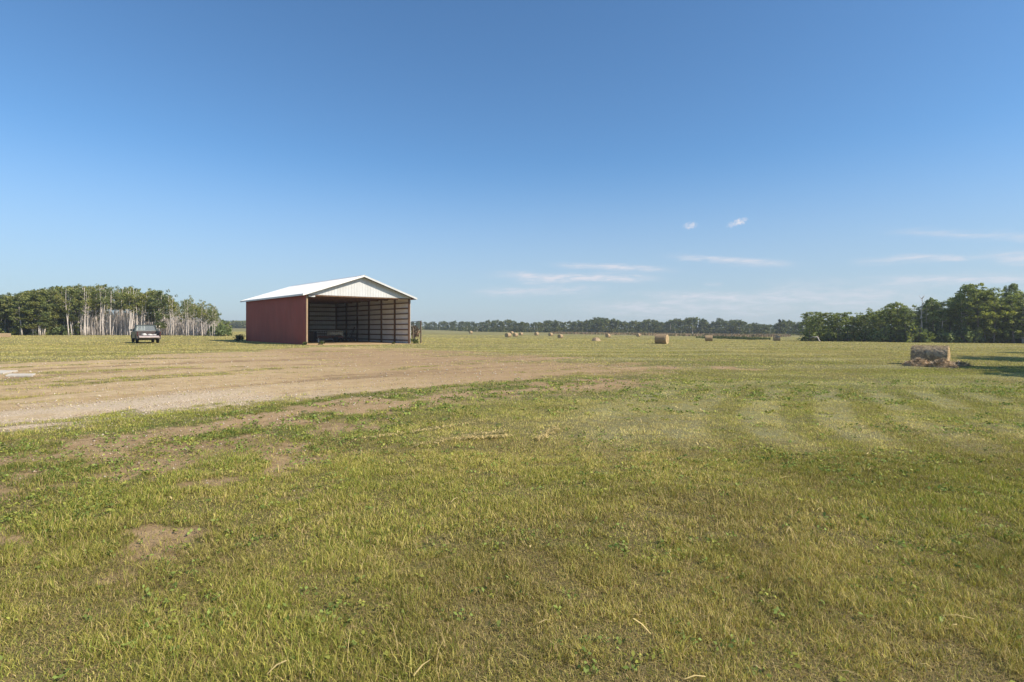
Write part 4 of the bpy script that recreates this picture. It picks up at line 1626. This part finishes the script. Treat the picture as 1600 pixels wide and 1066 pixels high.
for i, (px, by, lx, ly, hh, rz, lab) in enumerate(((1436, 572.5, .75, .5, .34, 8, 'straw heap at the left foot of the weathered bale'),
                                                  (1473, 574.5, .62, .42, .36, -10, 'straw heap in front of the weathered bale, right half'),
                                                  (1425, 570.5, .42, .25, .16, 0, 'thin flat straw patch reaching farthest left of the weathered bale'),
                                                  (1499, 572.5, .5, .5, .2, 20, 'spilled straw to the right of the weathered bale'))):
    x, y = gpt(px, by)
    o = link('straw_heap', heap_mesh(20+i, lx, ly, hh, M_straw, 900, .28))
    o.location = (x, y, tz(x, y))
    o.rotation_euler = (0, 0, R(rz))
    tag(o, lab, 'straw heap', 'straw heaps round the weathered bale')
# low bale at the left frame edge
x, y = gpt(3, 527)

mb = MB()
mb.box(-.95, .95, -.4, .4, 0, .55)
ob2 = empty('square_bale', (x, y, tz(x, y)), R(38))
mb.build('straw_block', M_hay, ob2, bevel=.05)
mb = MB()
for yy in (-.14, .14):
    mb.box(-.956, .956, yy-.01, yy+.01, -.0, .556)
mb.build('twine', M_tarp, ob2)
tag(ob2, 'low tan hay block before the grove at the left edge', 'hay bale')

# fallen pale trunk at the tip of the right treeline
x, y = gpt(1279, 534.5)
fl = empty('fallen_trunk', (x, y, tz(x, y)), R(-15))
fl.scale = (.62, .62, .72)
mb = MB()
mb.tube([(.35, 0, .1), (.05, 0, .45), (-.1, 0, .85), (-.35, .05, 1.1), (-.75, .05, 1.05), (-.95, .1, .75)], [.14, .13, .12, .12, .1, .07], 8)
mb.build('bowed_stem', M_bark_w, fl, smooth=True)
mb = MB()
mb.tube([(-.75, .05, 1.05), (-1.2, .1, 1.15), (-2.0, .2, .8)], [.06, .045, .02], 6)
mb.build('branch', M_bark_w, fl, smooth=True)
tag(fl, 'pale bowed broken trunk at the left tip of the right treeline', 'broken tree')
N = 900
x0, y0 = gpt(1305, 533.5)
xx, yy = x0+rng.normal(size=N)*1.8, y0+rng.random(N)*2.2
tint = np.where((rng.random(N) < .5)[:, None], [[.30, .25, .10]], [[.14, .16, .05]])*(.7+.5*rng.random((N, 1)))
Vb, F, cc = blades(xx, yy, .4+.6*rng.random(N), np.full(N, .05), np.full(N, .4), tint)
tag(link('rough_grass', np_mesh('rough_grass', Vb, F, M_blade, col=cc)), 'pale rough grass at the left tip of the right treeline', 'tall grass', kind='stuff')

# pale slabs on the yard at the left edge
for i, (pts_, lab) in enumerate((([(-45, 579.5), (28, 580.2), (5, 584.6), (-60, 584.0)], 'pale concrete slab cut by the left edge, farther of the two on the dirt'),
                                ([(14, 584.9), (56, 585.0), (50, 588.2), (8, 588.0)], 'pale concrete slab on the dirt, nearer and smaller of the two'))):
    P_ = [gpt(*q) for q in pts_]
    cx, cy = sum(q[0] for q in P_)/4, sum(q[1] for q in P_)/4
    mb = MB()
    mb.prism([(q[0]-cx, q[1]-cy) for q in P_], 'z', -.05, .022)
    o = mb.build('concrete_slab', M_conc, None, bevel=.015)
    o.location = (cx, cy, max(tz(*q) for q in P_)+.004)
    tag(o, lab, 'slab', 'pale slabs lying on the dirt yard')

# ------------------------------------------------------------------ pickup
m, n = mat('car_glass')
b = n.bsdf((.75, .82, .84), .05, 0, None, .5, out=False)
tr = n.n('ShaderNodeBsdfTransparent')
tr.inputs[0].default_value = (.75, .84, .84, 1)
mx = n.n('ShaderNodeMixShader')
mx.inputs[0].default_value = .22
m.node_tree.links.new(tr.outputs[0], mx.inputs[1])
m.node_tree.links.new(b.outputs[0], mx.inputs[2])
n.out(mx.outputs[0])
M_glass = m
M_body = simple('dark_faded_paint', (.075, .088, .078), .35, spec=.5, col2=(.05, .06, .052), scale=1.5)
M_body2 = simple('red_brown_paint', (.095, .062, .055), .4, spec=.5, col2=(.065, .062, .054), scale=2)
M_gate = simple('sunlit_tailgate_tint', (.56, .46, .41), .5, col2=(.44, .35, .31), scale=4)  # sunlight on the lowered inner face is painted into this pale pink
M_chrome = simple('dull_chrome', (.16, .13, .12), .5, metal=.5, scale=4)
M_sack = simple('white_sacks', (.60, .57, .53), .9, col2=(.6, .57, .53), scale=6)
m, n = mat('tail_lamp_red')
n.bsdf((.07, .018, .016), .2, 0, None, .5)
M_lamp = m
x, y = gpt(237, 536.8)
x += -1.85
y += 1.9
pk = empty('pickup_truck', (x, y, tz(x, y)), R(39))
pk.scale = (1.07, 1.07, 1.07)
tag(pk, 'old dark pickup truck parked on the grass with its tailgate down', 'pickup truck')
HW = .95


def arch(cx, r, k=8):
    return [(cx+r*math.cos(math.pi-math.pi*i/k), .42+r*math.sin(math.pi-math.pi*i/k)) for i in range(k+1)]


# bed
mb = MB()
side = [(-2.55, .48)]+arch(-1.55, .42)+[(-.35, .48), (-.35, 1.16), (-2.55, 1.16)]
mb.prism(side, 'x', -HW, -HW+.10)
mb.prism(side, 'x', HW-.10, HW)
mb.box(-HW+.10, HW-.10, -2.5, -.36, .66, .72)
mb.box(-HW+.10, HW-.10, -.43, -.36, .72, 1.14)
for sx in (-1, 1):
    x0, x1 = sorted((sx*(HW-.102), sx*(HW-.32)))
    mb.box(x0, x1, -2.0, -1.1, .722, .92)
mb.build('bed', M_body2, pk, bevel=.02)
# tailgate, lowered and drooping
mb = MB()
Mt = Matrix.Translation((0, -2.56, .72)) @ Matrix.Rotation(R(15), 4, 'X')
mb.box(-.80, .80, -.52, 0, -.06, 0, 0, Mt)
mb.build('tailgate', M_gate, pk, bevel=.015)
# cab
mb = MB()
cabp = [(-.33, .45), (1.0, .45), (1.0, 1.13), (-.33, 1.13)]
mb.prism(cabp, 'x', -HW, -HW+.12)
mb.prism(cabp, 'x', HW-.12, HW)
mb.box(-HW+.12, HW-.12, -.33, 1.0, .45, .52)
mb.box(-HW+.12, HW-.12, -.33, -.25, .52, 1.13)
mb.box(-HW+.12, HW-.12, .9, 1.0, .52, 1.13)


def pillar(mb, p, q, wd=.09):
    mb.bar(p, q, wd, wd)


TW = .74
for sx in (-1, 1):
    pillar(mb, (sx*.89, -.28, 1.12), (sx*TW, -.18, 1.68), .11)
    pillar(mb, (sx*.89, .97, 1.12), (sx*TW, .42, 1.68), .08)
mb.prism([(-.24, 1.64), (.48, 1.64), (.38, 1.73), (-.16, 1.73)], 'x', -TW-.05, TW+.05)
mb.build('cab', M_body, pk, bevel=.025)
mb = MB()
mb.add([(-.83, -.285, 1.15), (.83, -.285, 1.15), (.70, -.20, 1.645), (-.70, -.20, 1.645)], [(0, 1, 2, 3)])
mb.build('rear_window', M_glass, pk)
mb = MB()
mb.add([(-.84, .99, 1.13), (.84, .99, 1.13), (.70, .46, 1.645), (-.70, .46, 1.645)], [(3, 2, 1, 0)])
mb.build('windshield', M_glass, pk)
for sx in (-1, 1):
    mb = MB()
    mb.add([(sx*.90, -.2, 1.13), (sx*.90, .88, 1.13), (sx*.75, .42, 1.645), (sx*.75, -.13, 1.645)], [(0, 1, 2, 3)])
    mb.build('side_window', M_glass, pk)
# bench seat
mb = MB()
mb.box(-.7, .7, -.15, .35, .53, .82)
mb.box(-.7, .7, -.22, -.05, .82, 1.22)
mb.build('bench_seat', M_wood_grey, pk, bevel=.04)
# hood and fenders
mb = MB()
fen = [(1.02, .48)]+arch(1.75, .42)+[(2.6, .48), (2.62, 1.0), (2.4, 1.06), (1.02, 1.13)]
mb.prism(fen, 'x', -HW, -HW+.14)
mb.prism(fen, 'x', HW-.14, HW)
mb.prism([(1.02, 1.08), (2.4, 1.02), (2.56, .98), (2.56, .55), (2.48, .55), (2.48, .95), (1.02, 1.0)], 'x', -HW+.14, HW-.14)
mb.build('hood', M_body, pk, bevel=.03)
mb = MB()
mb.box(-.45, .45, -2.45, 2.4, .36, .44)
mb.tube([(-.8, -1.55, .36), (.8, -1.55, .36)], .06, 8)
mb.tube([(-.8, 1.75, .36), (.8, 1.75, .36)], .06, 8)
mb.build('chassis', M_steel, pk)
for sx in (-1, 1):
    for yy in (-1.55, 1.75):
        wheel(pk, sx*.82, yy, .36, .22, M_chrome)
mb = MB()
mb.box(-.93, .93, -2.72, -2.56, .40, .58)
mb.build('rear_bumper', M_chrome, pk, bevel=.03)
for sx in (-1, 1):
    mb = MB()
    mb.box(sx*.90-.045, sx*.90+.045, -2.572, -2.552, .70, 1.06)
    mb.build('tail_light', M_lamp, pk, bevel=.008)
    mb = MB()
    mb.box(sx*1.08-.09, sx*1.08+.09, .70, .76, 1.14, 1.34)
    mb.bar((sx*.94, .78, 1.12), (sx*1.02, .74, 1.2), .03, .03)
    mb.build('side_mirror', M_body, pk, bevel=.015)
# sacks on the bed: things of their own
Mw = Matrix.Translation(pk.location) @ Matrix.Rotation(R(39), 4, 'Z') @ Matrix.Scale(1.07, 4)
for i, (sx, sy, sw, sh, lab) in enumerate(((-.32, -2.1, .42, .22, 'white sack in the pickup bed, left of the other two'), (.12, -2.2, .40, .16, 'white sack lying in the middle of the pickup bed'), (.5, -1.95, .30, .13, 'small white sack near the right side of the pickup bed'))):
    bm = bmesh.new()
    bmesh.ops.create_icosphere(bm, subdivisions=3, radius=1)
    for v in bm.verts:
        k = 1+.10*math.sin(v.co.x*5+i)*math.cos(v.co.y*4)
        v.co = Vector((v.co.x*sw*.55*k, v.co.y*.24*k, max(v.co.z, -.55)*sh*.65*k+sh*.36))
    me = bpy.data.meshes.new('feed_sack')
    bm.to_mesh(me)
    bm.free()
    me.materials.append(M_sack)
    me.polygons.foreach_set('use_smooth', [True]*len(me.polygons))
    o = link('feed_sack', me)
    o.location = Mw @ Vector((sx, sy, .725))
    o.rotation_euler = (0, 0, R(39+20*i))
    tag(o, lab, 'sack', 'white sacks in the pickup bed')

# low undergrowth that closes the foot of the far treeline
Cs, Ts = [], []
for i in range(900):
    px = random.uniform(640, 1285)
    d = np.interp(px, FBX, FBD)+random.uniform(2, 40)
    x, y = gdist(px, d)
    k = 22
    q = np.array([x, y, tz(x, y)])+rng.normal(size=(k, 3))*[1.5, 1.5, 0]
    q[:, 2] += rng.random(k)**1.3*random.uniform(1.5, 3.6)
    Cs.append(q)
    Ts.append(np.array(FG[i % 4])*(.7+.5*rng.random((k, 1))))
Vq, F, cc = leaf_quads(np.vstack(Cs), .75*(.6+.6*rng.random(900*22)), np.vstack(Ts), .3, 1.2)
tag(link('undergrowth', np_mesh('undergrowth', Vq, F, M_leaf, col=cc)), 'low undergrowth along the foot of the far treeline', 'undergrowth', kind='stuff')

# ------------------------------------------------------------------ haze
m, n = mat('haze_air')
pv = n.n('ShaderNodeVolumePrincipled')
pv.inputs['Color'].default_value = (.86, .92, 1.0, 1)
pv.inputs['Density'].default_value = 0.0004
pv.inputs['Anisotropy'].default_value = 0.2
n.out(pv.outputs[0], 'Volume')
mb = MB()
mb.box(-650, 650, -60, 760, -8, 16)
o = mb.build('haze', m)
tag(o, 'thin summer haze over the field', 'haze', kind='stuff')
